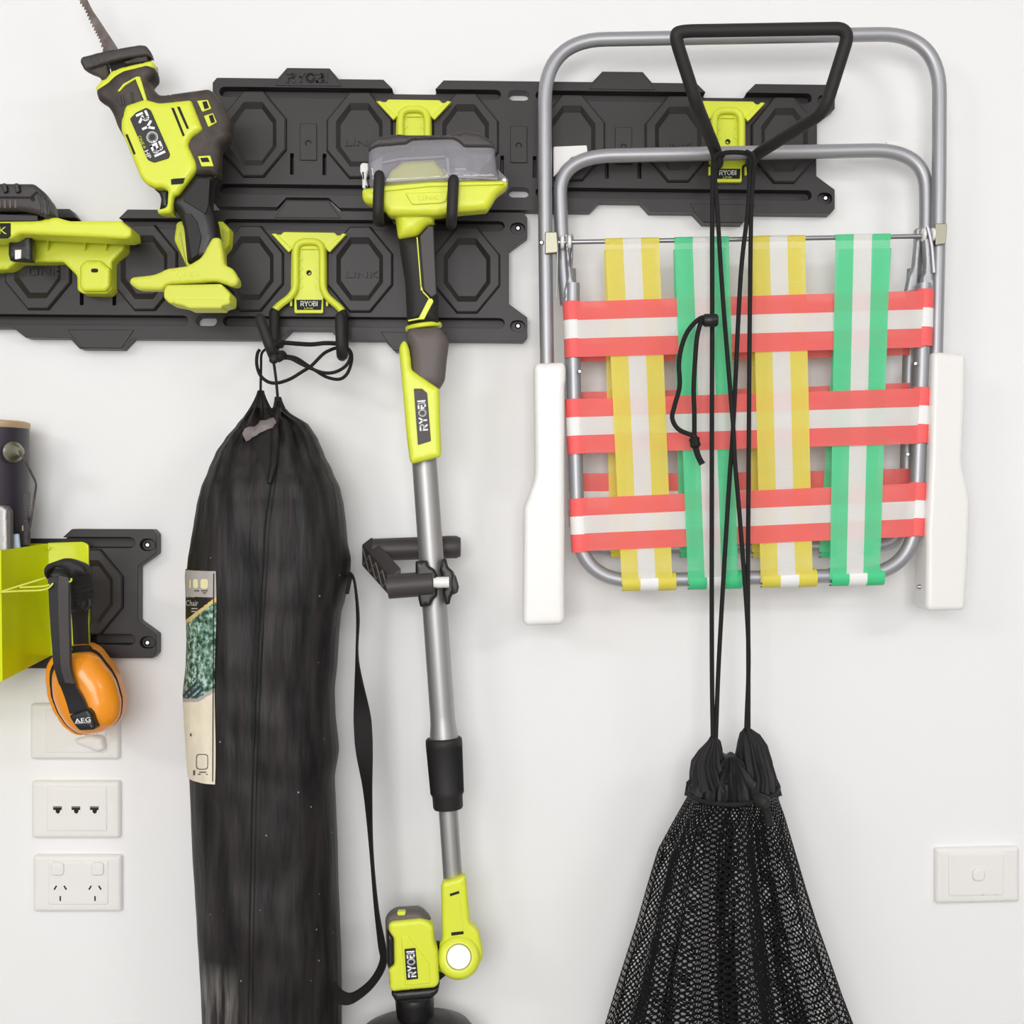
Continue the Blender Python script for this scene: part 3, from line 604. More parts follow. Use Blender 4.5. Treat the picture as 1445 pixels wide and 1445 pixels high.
puff('bulb', rnd(zA([(450, 385), (722, 370), (775, 430), (806, 500), (786, 650), (770, 820), (722, 900), (480, 900), (470, 560), (442, 485)]), 5), .055, .125, .016, M['grey'], t, 6)
puff('wand_sleeve', rnd(zA([(420, 484), (445, 500), (468, 560), (480, 640), (488, 735), (722, 897), (738, 1430), (730, 1475), (490, 1535), (470, 1500), (445, 1300), (380, 560), (392, 515)]), 4), .058, .129, .006, M['lime'], t, 5)
pl = prism('logo_plate', zA([(505, 893), (575, 893), (618, 930), (650, 1338), (540, 1372)]), .1305, .004, M['dark'], t, .0005)
ryobi(*zA([(580, 1122)])[0], .1312, 43, 11.5, 95, M['letter'], pl)
tube('upper_pole', [P(598, 640, .093), P(624.5, 1012, .093)], .0153, M['alu'], t, 32)
lathe('pole_flare', P(624.3, 1010, .093), P(627, 1046, .093), [(0, .0153), (.35, .0156), (.7, .0172), (1, .0175)], M['alu'], t, 32)
lathe('twist_collar', P(626, 1041, .093), P(632.5, 1141, .093), [(0, .0205), (.02, .0222), (.1, .0226), (.13, .0224, 1), (.74, .0208, 1), (.77, .0208), (.82, .0186), (.97, .0184), (1, .0172)], M['rubber'], t, 60, rib=.0017)
tube('lower_pole', [P(632, 1135, .093), P(640, 1252, .093)], .0118, M['alu'], t, 28)
# lower joint and motor head
puff('joint_sleeve', rnd(zD([(672, 155), (690, 122), (880, 66), (903, 76), (916, 200), (940, 505), (985, 540), (1026, 590), (1060, 770), (1060, 832), (1030, 880), (960, 960), (700, 900), (650, 780), (660, 690), (686, 660)]), 4), .055, .118, .005, M['lime'], t, 5)
multi('joint_slot', [zD([(753, 240), (838, 212), (842, 235), (757, 262)]), zD([(766, 598), (880, 586), (882, 612), (770, 628)])], .1186, .003, M['hole'], t)
multi('joint_seam', [zD([(845, 265), (850, 264), (880, 580), (874, 582)])], .1186, .003, M['olive'], t)
cx, cy = zD([(838, 824)])[0]
lathe('joint_ring', P(cx, cy, .09), P(cx, cy, .128), [(0, .0262), (.75, .0262), (.92, .0245), (1, .021), (1, .0155), (.9, .0148)], M['lime'], t, 40)
lathe('pivot_button', P(cx, cy, .11), P(cx, cy, .1285), [(0, .0146), (.9, .0146), (1, .0138)], M['white'], t, 32)
multi('cooling_fin', [zD([(600, 770+k*45), (660, 790+k*45), (720, 880+k*30), (720, 900+k*30), (650, 820+k*45), (600, 795+k*45)]) for k in range(4)], .105, .03, M['lime'], t, .0008)
puff('head_core', rnd(zD([(560, 700), (660, 700), (720, 800), (760, 960), (660, 1040), (560, 1040)]), 2), .055, .10, .004, M['hole'], t)
puff('head_back', rnd(zD([(155, 480), (166, 440), (230, 402), (450, 388), (510, 420), (572, 482), (600, 560), (600, 1060), (240, 1090), (188, 930), (172, 900)]), 4), .05, .131, .007, M['grey'], t, 4)
puff('head_shell', rnd(zD([(185, 522), (216, 492), (480, 466), (560, 494), (600, 540), (612, 700), (640, 760), (655, 1062), (620, 1102), (222, 1140), (196, 1100), (186, 932), (240, 892), (236, 642), (190, 582)]), 4), .048, .137, .0045, M['lime'], t, 5)
puff('side_bumper', rnd(zD([(172, 560), (190, 590), (232, 645), (236, 888), (190, 922), (178, 880)]), 2), .06, .1345, .004, M['black'], t)
prism('power_button', rnd(zD([(262, 418), (275, 404), (335, 404), (345, 420), (335, 440), (275, 442)]), 1), .1325, .01, M['lime'], t, .0008)
prism('face_panel', zD([(300, 640), (370, 630), (560, 880), (575, 1070), (340, 1090)]), .1382, .003, M['lime'], t, .0012)
pl = prism('logo_plate', rnd(zD([(333, 752), (435, 742), (460, 1028), (352, 1040)]), 1), .1392, .003, M['black'], t, .0005)
ryobi(*zD([(397, 891)])[0], .1399, 37, 11.5, 94.5, M['letter'], pl)
puff('head_base', rnd(zD([(215, 1130), (622, 1095), (662, 1062), (645, 1150), (592, 1202), (250, 1232), (212, 1165)]), 2), .05, .128, .006, M['black'], t)
lathe('drive_collar', P(585, 1406, .09), P(586.5, 1444, .09), [(0, .0225), (.15, .0238), (.2, .0238, 1), (.8, .0225, 1), (.85, .0215), (1, .02)], M['black'], t, 56, rib=.0009)
lathe('brush_hub', P(586, 1432, .09), P(588, 1475, .09), [(0, .020), (.12, .028), (.2, .045), (.42, .066), (.7, .074), (1, .074)], M['black'], t, 40)
# D handle clamp
tube('rear_bar', [P(527, 776, .055), P(636, 772, .055)], [.0142, .0142], M['dark'], t, 24)
lathe('bar_end', P(630, 772, .055), P(650, 772, .055), [(0, .0142), (.7, .0142), (1, .0118)], M['dark'], t, 24)
tube('front_bar', [P(548, 828, .115), P(611, 823, .115)], [.0148, .0148], M['dark'], t, 24)
a0 = [P(510, 768, .055), P(510, 798, .055), P(551, 844, .118), P(551, 814, .118)]
th = Vector((.013, .004, .010))
mk('side_link', a0+[v+th for v in a0], [[0, 1, 2, 3], [7, 6, 5, 4], [0, 4, 5, 1], [1, 5, 6, 2], [2, 6, 7, 3], [3, 7, 4, 0]], M['dark'], t, bevel=.002)
V, F = [], []
nrm = Vector((-.012, -.02, -.012)).normalized()*.0022
bars = []
for k in range(4):
    u0, u1 = .06+k*.225, .06+(k+1)*.225
    bars += [((u0, .1), (u1, .9)), ((u0, .9), (u1, .1))]
def lk(u, v): return a0[0].lerp(a0[3], u).lerp(a0[1].lerp(a0[2], u), v)
for (ua, va), (ub, vb) in bars:
    vv, ff = tube_data([lk(ua, va)+nrm*.2, lk(ub, vb)+nrm*.2], .0011, 5); b = len(V); V += vv; F += [[i+b for i in f] for f in ff]
mk('lattice_rib', V, F, M['grey'], t)
puff('clamp_plate', rnd(zB([(640, 552), (738, 545), (748, 590), (802, 622), (826, 680), (826, 850), (790, 882), (770, 930), (680, 945), (664, 870), (640, 700)]), 3), .072, .122, .004, M['black'], t)
puff('clamp_plate', rnd(zB([(868, 530), (902, 530), (916, 600), (962, 640), (1004, 742), (992, 792), (942, 860), (932, 920), (896, 926), (872, 830), (882, 740), (842, 622)]), 3), .072, .118, .004, M['black'], t)
lathe('clamp_nut', P(641, 829, .11), P(648, 829, .11), [(0, .006), (.8, .006), (1, .004)], M['white'], t, 14)
tube('clamp_bolt', [P(612, 822, .118), P(634, 821.5, .118)], .0068, M['white'], t, 20)
puff('clamp_knob', rnd(zB([(950, 640), (985, 680), (1010, 770), (1000, 820), (960, 840), (940, 760)]), 2), .09, .125, .004, M['dark'], t)

# ---------------------------------------------------------------- long black carry bag
rows = [(560, 362, 396), (572, 357, 400), (580, 352, 406), (600, 336, 436), (620, 320, 448), (640, 307, 456), (665, 297, 468), (690, 287, 479), (715, 281, 484), (740, 277, 487), (765, 273, 489), (790, 269, 494), (812, 267, 493), (846, 268, 486), (866, 268, 480), (900, 269, 477), (935, 268, 475), (975, 264, 471), (1010, 266, 472), (1060, 269, 477), (1100, 272, 471), (1150, 274, 473), (1200, 276, 475), (1250, 279, 476), (1300, 282, 478), (1350, 285, 480), (1400, 288, 481), (1450, 290, 481), (1500, 293, 480), (1540, 300, 474), (1560, 318, 456), (1568, 360, 410)]
def lr(yy):
    for i in range(len(rows)-1):
        if rows[i][0] <= yy <= rows[i+1][0]:
            f = (yy-rows[i][0])/(rows[i+1][0]-rows[i][0]); f = f*f*(3-2*f)*.4+f*.6
            return rows[i][1]*(1-f)+rows[i+1][1]*f, rows[i][2]*(1-f)+rows[i+1][2]*f
    return rows[-1][1:]
BD = .095
def bagpt(yy, th, out=0):
    """th: 0 = right edge, pi/2 = front, pi = left edge"""
    l, r = lr(yy); cx, hw = (l+r)/2, (r-l)/2
    rd = min(.078, hw*S*.86)
    fade = max(0, min(1, (760-yy)/170))
    ple = .008*fade*math.sin(th*15+1.2*math.sin(yy*.01)+yy*.006)*(.4+.6*abs(math.sin(th*2.3)))
    nz = noise.noise(Vector((math.cos(th)*1.9+7, math.sin(th)*1.9, yy*.011)))*.0055+noise.noise(Vector((math.cos(th)*5, math.sin(th)*5+3, yy*.012)))*.003
    nz += noise.noise(Vector((th*1.1+yy*.01, 4.2, yy*.02)))*.003*(1 if yy > 660 else .3)
    sn, cs = math.sin(th), math.cos(th); e = .82
    sx = math.copysign(abs(cs)**e, cs); sy = math.copysign(abs(sn)**e, sn)
    g = (ple+nz)*abs(sn)+out
    p = P(cx+hw*sx, yy, BD)
    p.y -= rd*sy
    return p+Vector((cs*(out+nz*.2*abs(sn)), -sn*g, 0))
def onbag(px, py, out=0):
    yy = py
    for _ in range(4):
        a, b = 0.0, math.pi
        for _ in range(22):
            m_ = (a+b)/2; q = bagpt(yy, m_, out); x = 722.5+q.x/(S*(1+q.y/D))
            if x > px: a = m_
            else: b = m_
        q = bagpt(yy, m_, out); yy += (py-(722.5-q.z/(S*(1+q.y/D))))*.9; yy = max(561, min(1567, yy))
    return bagpt(yy, m_, out)
t = thing('carry_bag', P(380, 1560, BD), 'long black nylon drawstring carry bag hanging from the lower rail hook', 'bag')
NY, NT = 190, 110
ys = [577+(1568-577)*j/NY for j in range(NY+1)]
V = [bagpt(yy, 2*math.pi*i/NT) for yy in ys for i in range(NT)]
F = [[j*NT+i, j*NT+(i+1) % NT, (j+1)*NT+(i+1) % NT, (j+1)*NT+i] for j in range(NY) for i in range(NT)]+[list(range(NY*NT, (NY+1)*NT))]
body = mk('bag_body', V, F, M['nylon'], t, smooth=True)
def thx(yy, px):
    l, r = lr(yy); c = max(-1, min(1, (px-(l+r)/2)/((r-l)/2))); c = math.copysign(abs(c)**(1/.82), c); return math.acos(c)
seam = [(386, 655), (381, 690), (374, 740), (371, 800), (367, 850), (362, 950), (358, 1050), (355, 1150), (353, 1250), (351, 1350), (350, 1450), (350, 1540)]
sp = cr([(a, b, 0) for a, b in seam], 6)
tube('seam', [onbag(p.x, p.y, .0006) for p in sp], .0012, M['cord'], t, 6)
tube('seam', [onbag(p.x+6, p.y, .0002) for p in sp], .0009, M['nylon'], t, 6)
# gathered neck: two tufts, cords, lining
for (ax, ay, bx, by, r) in ((368, 551, 366, 590, .014), (392, 560, 396, 606, .013)):
    V, F = [], []; n = 22
    for j in range(8):
        f = j/7; c = P(ax*(1-f)+bx*f, ay*(1-f)+by*f, BD+.006*f)
        for k in range(n):
            a = 2*math.pi*k/n; rr = (.0035+r*f**1.3)*(1+.16*math.cos(k*math.pi)+.08*math.sin(a*3+f*2)); V.append(c+Vector((math.cos(a)*rr, math.sin(a)*rr, 0)))
    F = [[j*n+k, j*n+(k+1) % n, (j+1)*n+(k+1) % n, (j+1)*n+k] for j in range(7) for k in range(n)]+[list(range(n))]
    mk('gathered_neck', V, F, M['nylon'], t, smooth=True)
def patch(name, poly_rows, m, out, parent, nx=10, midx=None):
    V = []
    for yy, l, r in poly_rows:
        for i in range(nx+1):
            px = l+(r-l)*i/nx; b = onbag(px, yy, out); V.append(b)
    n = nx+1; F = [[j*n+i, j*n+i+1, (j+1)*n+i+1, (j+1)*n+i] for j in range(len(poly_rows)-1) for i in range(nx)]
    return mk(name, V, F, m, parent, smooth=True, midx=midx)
li = []
top = [(342, 612), (345, 605), (351, 602), (359, 602), (364, 598), (367, 593), (375, 593), (382, 590), (389, 588)]; bot = [(347, 623), (352, 621), (356, 617), (361, 615), (366, 611), (371, 609), (377, 606), (384, 604), (390, 601)]
V, F = [], []
for k, (a, b) in enumerate(zip(top, bot)):
    for q, f in ((a, 0), ((.5*(a[0]+b[0]), .5*(a[1]+b[1])), .5), (b, 1)):
        p = onbag(q[0], q[1], .005+.006*math.sin(f*math.pi)); V.append(p)
nf = len(V); V += [v+Vector((0, .003, 0)) for v in V]
for k in range(8):
    for j in range(2): F.append([k*3+j, k*3+j+1, (k+1)*3+j+1, (k+1)*3+j]); F.append([nf+k*3+j, nf+(k+1)*3+j, nf+(k+1)*3+j+1, nf+k*3+j+1])
    F.append([k*3, (k+1)*3, nf+(k+1)*3, nf+k*3]); F.append([k*3+2, nf+k*3+2, nf+(k+1)*3+2, (k+1)*3+2])
mk('lining_flap', V, F, M['lining'], t, smooth=True, label='grey cloth edge sticking out of the bag opening')
# overlap of the opening: a raised flap edge right of the gap
fl = [(394, 575), (389, 600), (388, 630), (386, 655), (380, 682)]
tube('opening_edge', [onbag(p.x, p.y, .003) for p in cr([(a, b, 0) for a, b in fl], 6)], [.003+.002*math.sin(k/24*math.pi) for k in range(25)], M['nylon'], t, 8)
patch('opening_shade_patch', [(y0, l, r) for y0, l, r in ((606, 366, 388), (620, 355, 387), (640, 362, 386), (660, 370, 384), (680, 377, 380))], M['strap'], .002, t, 8)  # dark patch that paints in the shade of the hollow bag opening
# sewn label on the left flank
lab = []; idx = []; nx, ny = 60, 260
for j in range(ny+1):
    yy = 806+(1107-806)*j/ny; l, r = lr(yy); L0 = math.pi*1.10
    f = (yy-806)/301; rx = 304.5-1.5*f+1.0*math.sin(f*9)
    e_ = onbag(rx, yy, .0016); yb = 722.5-e_.z/(S*(1-BD/D))
    a, b = 0.0, math.pi
    for _ in range(22):
        m_ = (a+b)/2; q = bagpt(yb, m_, .0016)
        if 722.5+q.x/(S*(1+q.y/D)) > rx: a = m_
        else: b = m_
    for i in range(nx+1): lab.append(bagpt(yb, L0+(m_-L0)*i/nx, .0016))
lm = [mat('label_grey', (176, 170, 164), .5), mat('label_black', (30, 26, 26), .5), mat('label_gold', (222, 192, 120), .5), M['print'], M['cream'], mat('label_pale_yellow', (236, 226, 176), .5), mat('label_ink', (70, 66, 62), .6), mat('label_navy', (40, 54, 78), .5)]
F = []
for j in range(ny):
    yy = 806+301*(j+.5)/ny
    for i in range(nx):
        c = lab[j*(nx+1)+i]; px = 722.5+c.x/(S*(1+c.y/D)); py = 722.5-c.z/(S*(1+c.y/D))
        F.append([j*(nx+1)+i, j*(nx+1)+i+1, (j+1)*(nx+1)+i+1, (j+1)*(nx+1)+i])
        # diagonal of the printed photo
        d1 = (303-px)*.78+842; m_ = 0
        if py < 842: m_ = 0
        elif py < d1: m_ = 1
        elif py < d1+6: m_ = 2
        elif py < 992-(px-266)*.62 and py < 985: m_ = 3
        elif py < 996-(px-266)*.62+2 and py < 990: m_ = 0
        else: m_ = 4
        if m_ == 3 and py > 955+abs(px-274)*1.5 and px < 286 and (px+py) % 9 > 4: m_ = 7
        idx.append(m_)
label = mk('sewn_label', lab, F, lm, t, midx=idx, smooth=True, label='cream and photo printed label sewn to the bag side')
def onlab(name, quads, m):
    V, F = [], []
    for q in quads:
        b = len(V)
        for px, py in q: V.append(onbag(px, py, .0024))
        F.append(list(range(b, len(V))))
    return mk(name, V, F, m, label)
onlab('printed_box', [rnd(rect(272.5, 817, 279.5, 830), 3), rnd(rect(283, 817, 293.5, 831), 4), rnd(rect(267.2, 818, 269.5, 830), 1)], lm[5])
ln = []
for (a, b) in ((280.5, 1064), ): 
    o = rnd(rect(276.5, 1064, 293.5, 1086), 5); i_ = rnd(rect(277.4, 1065, 292.6, 1085), 4.6)
    for k in range(len(o)): ln.append([o[k], o[(k+1) % len(o)], i_[(k+1) % len(o)], i_[k]])
ln += [rect(281, 1089, 291, 1090.5), rect(279, 1092, 293, 1093.5), rect(272.5, 1087, 275, 1094), rect(274, 833, 281, 834.4), rect(284, 833, 293, 834.4), rect(286, 836, 291, 837.4), rect(268, 1035, 270, 1039)]
onlab('printed_mark', ln, lm[6])
# title lettering on the label: follows the curved flank
tx = txt('Chair', 271, 851, 0.1, 17, 8, 0, M['letter'], label, .0004)
for v in tx.data.vertices:
    g = WL[tx]+v.co; px = 722.5+g.x/(S*(1-.1/D)); py = 722.5-g.z/(S*(1-.1/D)); q = onbag(px, py, .0028); v.co = q-WL[tx]
onlab('printed_line', [rect(270, 858+k*4, 279, 859.6+k*4) for k in range(2)], lm[0])
tube('label_stitch', [onbag(301.5-1.5*(yy-806)/301, yy, .0026) for yy in range(809, 1106, 6)], .0006, M['cord'], label, 5)
# side strap
def ribbon(name, pts, d, wid, widths, m, parent, th=.0016):
    n = len(pts); V, F = [], []
    P3 = cr([P(x, y, dd) for (x, y), dd in zip(pts, d)], 8); ws = cr([(w_, 0, 0) for w_ in widths], 8)
    for i, p in enumerate(P3):
        tg = (P3[min(i+1, len(P3)-1)]-P3[max(i-1, 0)]).normalized(); c = max(.12, min(1, ws[i].x/wid)); a = math.acos(c)
        side = Vector((tg.z, 0, -tg.x)).normalized(); dirv = side*math.cos(a)+Vector((0, 1, 0))*math.sin(a); nn = tg.cross(dirv).normalized()
        h = wid*S/2
        V += [p+dirv*h+nn*th/2, p+dirv*h-nn*th/2, p-dirv*h-nn*th/2, p-dirv*h+nn*th/2]
    for i in range(len(P3)-1):
        for k in range(4): F.append([i*4+k, i*4+(k+1) % 4, (i+1)*4+(k+1) % 4, (i+1)*4+k])
    F += [[0, 1, 2, 3], [len(V)-1, len(V)-2, len(V)-3, len(V)-4]]
    return mk(name, V, F, m, parent, smooth=True)
ribbon('shoulder_strap', [(486, 838), (491, 815), (496, 811), (501, 825), (505, 870), (504, 930), (511, 1010), (514, 1060), (519, 1120), (524, 1200), (531, 1280), (539, 1335), (540, 1360), (524, 1388), (498, 1408), (480, 1407), (464, 1394)],
       [.10, .105, .11, .115, .115, .11, .105, .10, .10, .10, .10, .10, .10, .105, .11, .118, .13], 24, [8, 8, 6, 5, 6, 6, 23, 23, 13, 7, 8, 12, 9, 6, 6, 10, 18], M['strap'], t)
# drawstring
z8 = Zm(340, 420, .1246)
def cord(name, zp, d, r, parent, m=M['cord'], f=z8):
    q = f([(a[0], a[1]) for a in zp]); dd = d if isinstance(d, list) else [d]*len(q)
    return tube(name, cr([P(x, y, e) for (x, y), e in zip(q, dd)], 7), r, m, parent, 8)
cord('drawstring', [(222, 1090), (225, 900), (228, 760), (230, 660), (250, 610), (300, 570), (350, 545)], [BD, BD, BD, .1, .105, .08, .06], .0016, t)
cord('drawstring', [(420, 1170), (400, 950), (380, 790), (372, 740), (372, 650)], .128, .0017, t)
cord('drawstring', [(215, 585), (185, 640), (180, 760), (220, 880), (310, 955), (420, 965), (560, 920), (700, 835), (800, 770), (930, 640), (1020, 590), (1085, 570), (1180, 560), (1240, 610), (1255, 700), (1220, 830), (1160, 905), (1080, 925), (960, 895), (850, 830), (760, 770), (640, 690), (540, 665), (450, 665)], [.1]*11+[.075, .07, .09]+[.1]*10, .0021, t)
cord('drawstring', [(450, 685), (560, 690), (680, 750), (800, 805), (930, 850), (1060, 845), (1180, 780), (1235, 690), (1235, 620), (1200, 560)], [.105]*8+[.09, .075], .0021, t)
cord('drawstring', [(400, 525), (500, 512), (640, 522), (800, 530), (950, 515), (1090, 520), (1190, 530)], [.06, .062, .065, .065, .065, .06, .055], .0028, t)
lathe('cord_stop', P(*z8([(320, 540)])[0], .055), P(*z8([(480, 520)])[0], .058), [(0, .004), (.1, .0058), (.9, .0058), (1, .004)], M['black'], t, 16)
lathe('cord_stop', P(*z8([(372, 640)])[0], .128), P(*z8([(372, 745)])[0], .128), [(0, .0025), (.25, .0055), (.75, .0058), (1, .003)], M['rubber'], t, 16)
lathe('cord_stop', P(*z8([(400, 690)])[0], .118), P(*z8([(490, 640)])[0], .10), [(0, .003), (.2, .006), (.8, .006), (1, .003)], M['rubber'], t, 16)

# ---------------------------------------------------------------- folding lawn chair
t = thing('folding_chair', P(1045, 880, .08), 'folded aluminium lawn chair with coral, yellow and green woven webbing', 'chair')
TR = .0088
def pp(l, d): return [P(x, y, d) for x, y in l]
tube('outer_frame', fil(pp([(772, 520), (769, 300), (769, 57), (1326, 47), (1325, 300), (1320, 520)], .075), .075, 14), TR, M['tube'], t, 20)
tube('inner_frame', fil(pp([(800, 430), (792, 330), (789, 221), (1306, 211), (1308, 330), (1300, 430)], .062), .068, 14), TR, M['tube'], t, 20)
tube('seat_frame', fil(pp([(808, 400), (808, 465), (811, 600), (817, 821), (1289, 810), (1298, 590), (1303, 450), (1304, 400)], .085), .070, 14), TR, M['tube'], t, 20)
tube('rear_frame', fil(pp([(803, 380), (806, 500), (812, 776), (900, 774), (1200, 770), (1278, 768), (1281, 600), (1284, 480), (1290, 380)], .045), .055, 10), TR, M['tube'], t, 18)
tube('cross_rod', pp([(783, 342), (1318, 333)], .085), .0029, M['chrome'], t, 14)
zG = Zm(720, 300, .2353); zH = Zm(1040, 300, .2353); zI = Zm(720, 580, .2353); zJ = Zm(1040, 580, .2491)
for poly, d in ((zG([(325, 130), (342, 128), (352, 260), (372, 390), (405, 470), (405, 540), (320, 540), (322, 470), (345, 390), (338, 260)]), .09), (zG([(366, 128), (380, 128), (378, 260), (368, 400), (352, 400), (358, 260)]), .082),
                (zH([(1070, 95), (1105, 90), (1108, 160), (1090, 330), (1085, 480), (1010, 480), (1030, 380), (1055, 330), (1070, 180)]), .078), (zH([(1118, 150), (1165, 150), (1168, 330), (1180, 420), (1180, 480), (1095, 480), (1110, 390), (1128, 330)]), .09)):
    puff('flattened_leg_end', rnd(poly, 3), d-.011, d, .003, M['tube'], t)
for x, y in ((793.5, 341.5), (803.5, 341.5), (1303, 331.5), (1316, 331)):
    lathe('nylon_washer', P(x-2.6, y, .085), P(x+2.6, y, .085), [(0, .007), (.2, .0082), (.8, .0082), (1, .007)], M['white'], t, 20)
for px, py, s in ((778, 342, 1), (1329, 330, -1)):
    V = []
    prism('spring_clip', rnd([(px-9, py-15), (px+8, py-15), (px+8+s*2, py+14), (px-9, py+16)], 2), .0895, .012, M['zinc'], t, .002)
    if s > 0: lathe('rivet', P(px-s*14, py, .085), P(px-s*14, py, .0875), [(0, .003), (1, .002)], M['chrome'], t, 10)
tube('clip_wire', fil(pp([(784, 330), (787, 345), (786, 400), (785, 420)], .088), .01), .0011, M['tube'], t, 6)
tube('clip_wire', fil(pp([(1309, 320), (1315, 345), (1318, 385)], .092), .01), .0022, M['tube'], t, 6)
for x, y in ((818, 524), (1292, 513), (1281, 641)):
    lathe('rivet', P(x, y, .083), P(x, y, .0965), [(0, .002), (.8, .0026), (1, .0018)], M['chrome'], t, 10)
puff('armrest', rnd([(753, 519), (756, 513), (795, 511.5), (798.5, 519), (798, 538), (796.5, 545), (796.5, 875), (791, 881), (743, 883), (737.5, 877), (739, 717), (754, 676), (755, 650)], 5), .062, .108, .006, M['white'], t, 5, flat=True)
lathe('rivet', P(1307, 828, .078), P(1294, 828, .078), [(0, .003), (.7, .003), (1, .002)], M['chrome'], t, 10)
puff('armrest', rnd([(1314, 500), (1318, 497), (1358, 500), (1362, 506), (1360, 580), (1357, 655), (1365, 690), (1368, 712), (1366, 770), (1361, 856), (1357, 861), (1310, 862), (1305, 857), (1306, 750), (1311, 640)], 5), .055, .102, .006, M['white'], t, 5, flat=True)
prism('corner_plate', rnd([(781, 207), (828, 205), (829, 215), (806, 222), (790, 240), (781, 250)], 2), .056, .004, M['white'], t, .0006)
prism('corner_plate', rnd([(1251, 199), (1304, 197), (1304, 240), (1296, 226), (1276, 210), (1252, 205)], 2), .056, .004, M['white'], t, .0006)
def hstrap(l0, l1, r0, r1, xl, xr, d, mats, name='webbing_strap', nx=40, sag=.0):
    V, F, mi = [], [], []
    for i in range(nx+1):
        f = i/nx; x = xl+(xr-xl)*f
        for k in range(4):
            g = k/3; yy = (l0+(l1-l0)*g)*(1-f)+(r0+(r1-r0)*g)*f
            v = P(x, yy+sag*math.sin(f*math.pi), d); v.y += .0006*math.sin(f*18+k); V.append(v)
    for i in range(nx):
        for k in range(3): F.append([i*4+k, i*4+k+1, (i+1)*4+k+1, (i+1)*4+k]); mi.append(k)
    return mk(name, V, F, mats, t, midx=mi)
def vstrap(tl, tr, bl, br, y0, y1, dfun, mats, ny=60):
    V, F, mi = [], [], []
    for j in range(ny+1):
        f = j/ny
        for k in range(4):
            g = k/3; x = (tl+(tr-tl)*g)*(1-f)+(bl+(br-bl)*g)*f; yy = y0[0]*(1-g)*(1-f)+y0[1]*g*(1-f)+y1[0]*(1-g)*f+y1[1]*g*f
            V.append(P(x, yy, dfun(yy)))
    for j in range(ny):
        for k in range(3): F.append([j*4+k, j*4+k+1, (j+1)*4+k+1, (j+1)*4+k]); mi.append(k)
    return mk('webbing_strap', V, F, mats, t, midx=mi)
def sleeve(par, c0, c1, d, r, mats, a0=-35, a1=215):
    """cloth loop round a tube: c0-c1 is the strip of tube axis it covers (three colour bands along it)"""
    A, B = P(*c0, d), P(*c1, d); ax = (B-A).normalized(); out = Vector((0, -1, 0)); side = ax.cross(out).normalized(); V, F, mi = [], [], []; n = 14
    for j in range(4):
        for k in range(n+1):
            a = math.radians(a0+(a1-a0)*k/n); rr = r*(1+.03*math.sin(k*2.1+j*1.7)); V.append(A.lerp(B, j/3)+side*math.cos(a)*rr+out*math.sin(a)*rr)
    for j in range(3):
        for k in range(n): F.append([j*(n+1)+k, j*(n+1)+k+1, (j+1)*(n+1)+k+1, (j+1)*(n+1)+k]); mi.append(j)
    return mk('strap_loop', V, F, mats, par, midx=mi, smooth=True)
RW = [M['wred'], M['wwhite'], M['wred']]; RO = [M['ored'], M['owhite'], M['ored']]
YW = [M['wyel'], M['wwhite'], M['wyel']]; YO = [M['oyel'], M['owhite'], M['oyel']]
GW = [M['wgrn'], M['wwhite'], M['wgrn']]; GO = [M['ogrn'], M['owhite'], M['ogrn']]
DH = .0955
for l0, l1, r0, r1, cl, cr_ in ((426, 505, 410, 490, 808, 1304), (563.5, 641, 548, 626, 811.5, 1298.5), (703.5, 779, 682, 757, 817, 1293)):
    s = hstrap(l0-.4, l1-1, r0, r1, cl, cr_, DH, RW)
    sleeve(s, (cl-1.5, l0), (cl+2.5, l1), .085, TR+.0025, RO); sleeve(s, (cr_+1, r0-1), (cr_-2, r1-1), .085, TR+.0025, RO)
bands = (462, 597, 731)
def weave(over):
    def f(yy):
        v = 0
        for b, o in zip(bands, over):
            q = max(0, 1-abs(yy-b)/70); q = min(1, q*2.2); v += (o*.0022)*q
        base = DH
        if yy < 400: base = .089+(DH-.089)*max(0, (yy-335)/65)
        return base+v
    return f
for tl, tr, bl, br, yt, yb, over, mw, mo in ((853.5, 930, 877.5, 953, (338, 337), (825, 824), (-1, 1, -1), YW, YO), (951.5, 1028.5, 971, 1046, (337, 336.5), (824, 823), (1, -1, 1), GW, GO),
                                             (1061, 1136, 1073.5, 1151, (336, 335), (822, 821), (-1, 1, -1), YW, YO), (1179, 1256.5, 1171, 1245.5, (332, 330.5), (818, 817), (1, -1, 1), GW, GO)):
    s = vstrap(tl, tr, bl, br-4, yt, yb, weave(over), mw)
    yy = lambda x: 821.5-(x-880)*.0245
    sleeve(s, (bl, yy(bl)), (br, yy(br)), .085, TR+.0026, mo)
    ry = lambda x: 342-(x-783)*.0168
    sleeve(s, (tl, ry(tl)), (tr, ry(tr)), .085, .0040, mw)
for l0, l1, r0, r1 in ((434, 511, 420, 501), (553, 632, 540, 617), (668, 744, 661, 738)):
    hstrap(l0, l1, r0, r1, 803, 1284, .056, RW, sag=2)
    s = t
for tl, tr, bl, br, mw, mo in ((852, 925, 861, 937, YW, YO), (950, 1024, 959, 1034, GW, GO), (1056, 1130, 1061, 1136, YW, YO), (1184, 1258, 1156, 1230, GW, GO)):
    s = vstrap(tl, tr, bl, br, (352, 350), (779, 778), lambda yy: .0585, mw, 20)
    sleeve(s, (bl, 775), (br, 772), .045, TR+.0026, mo)

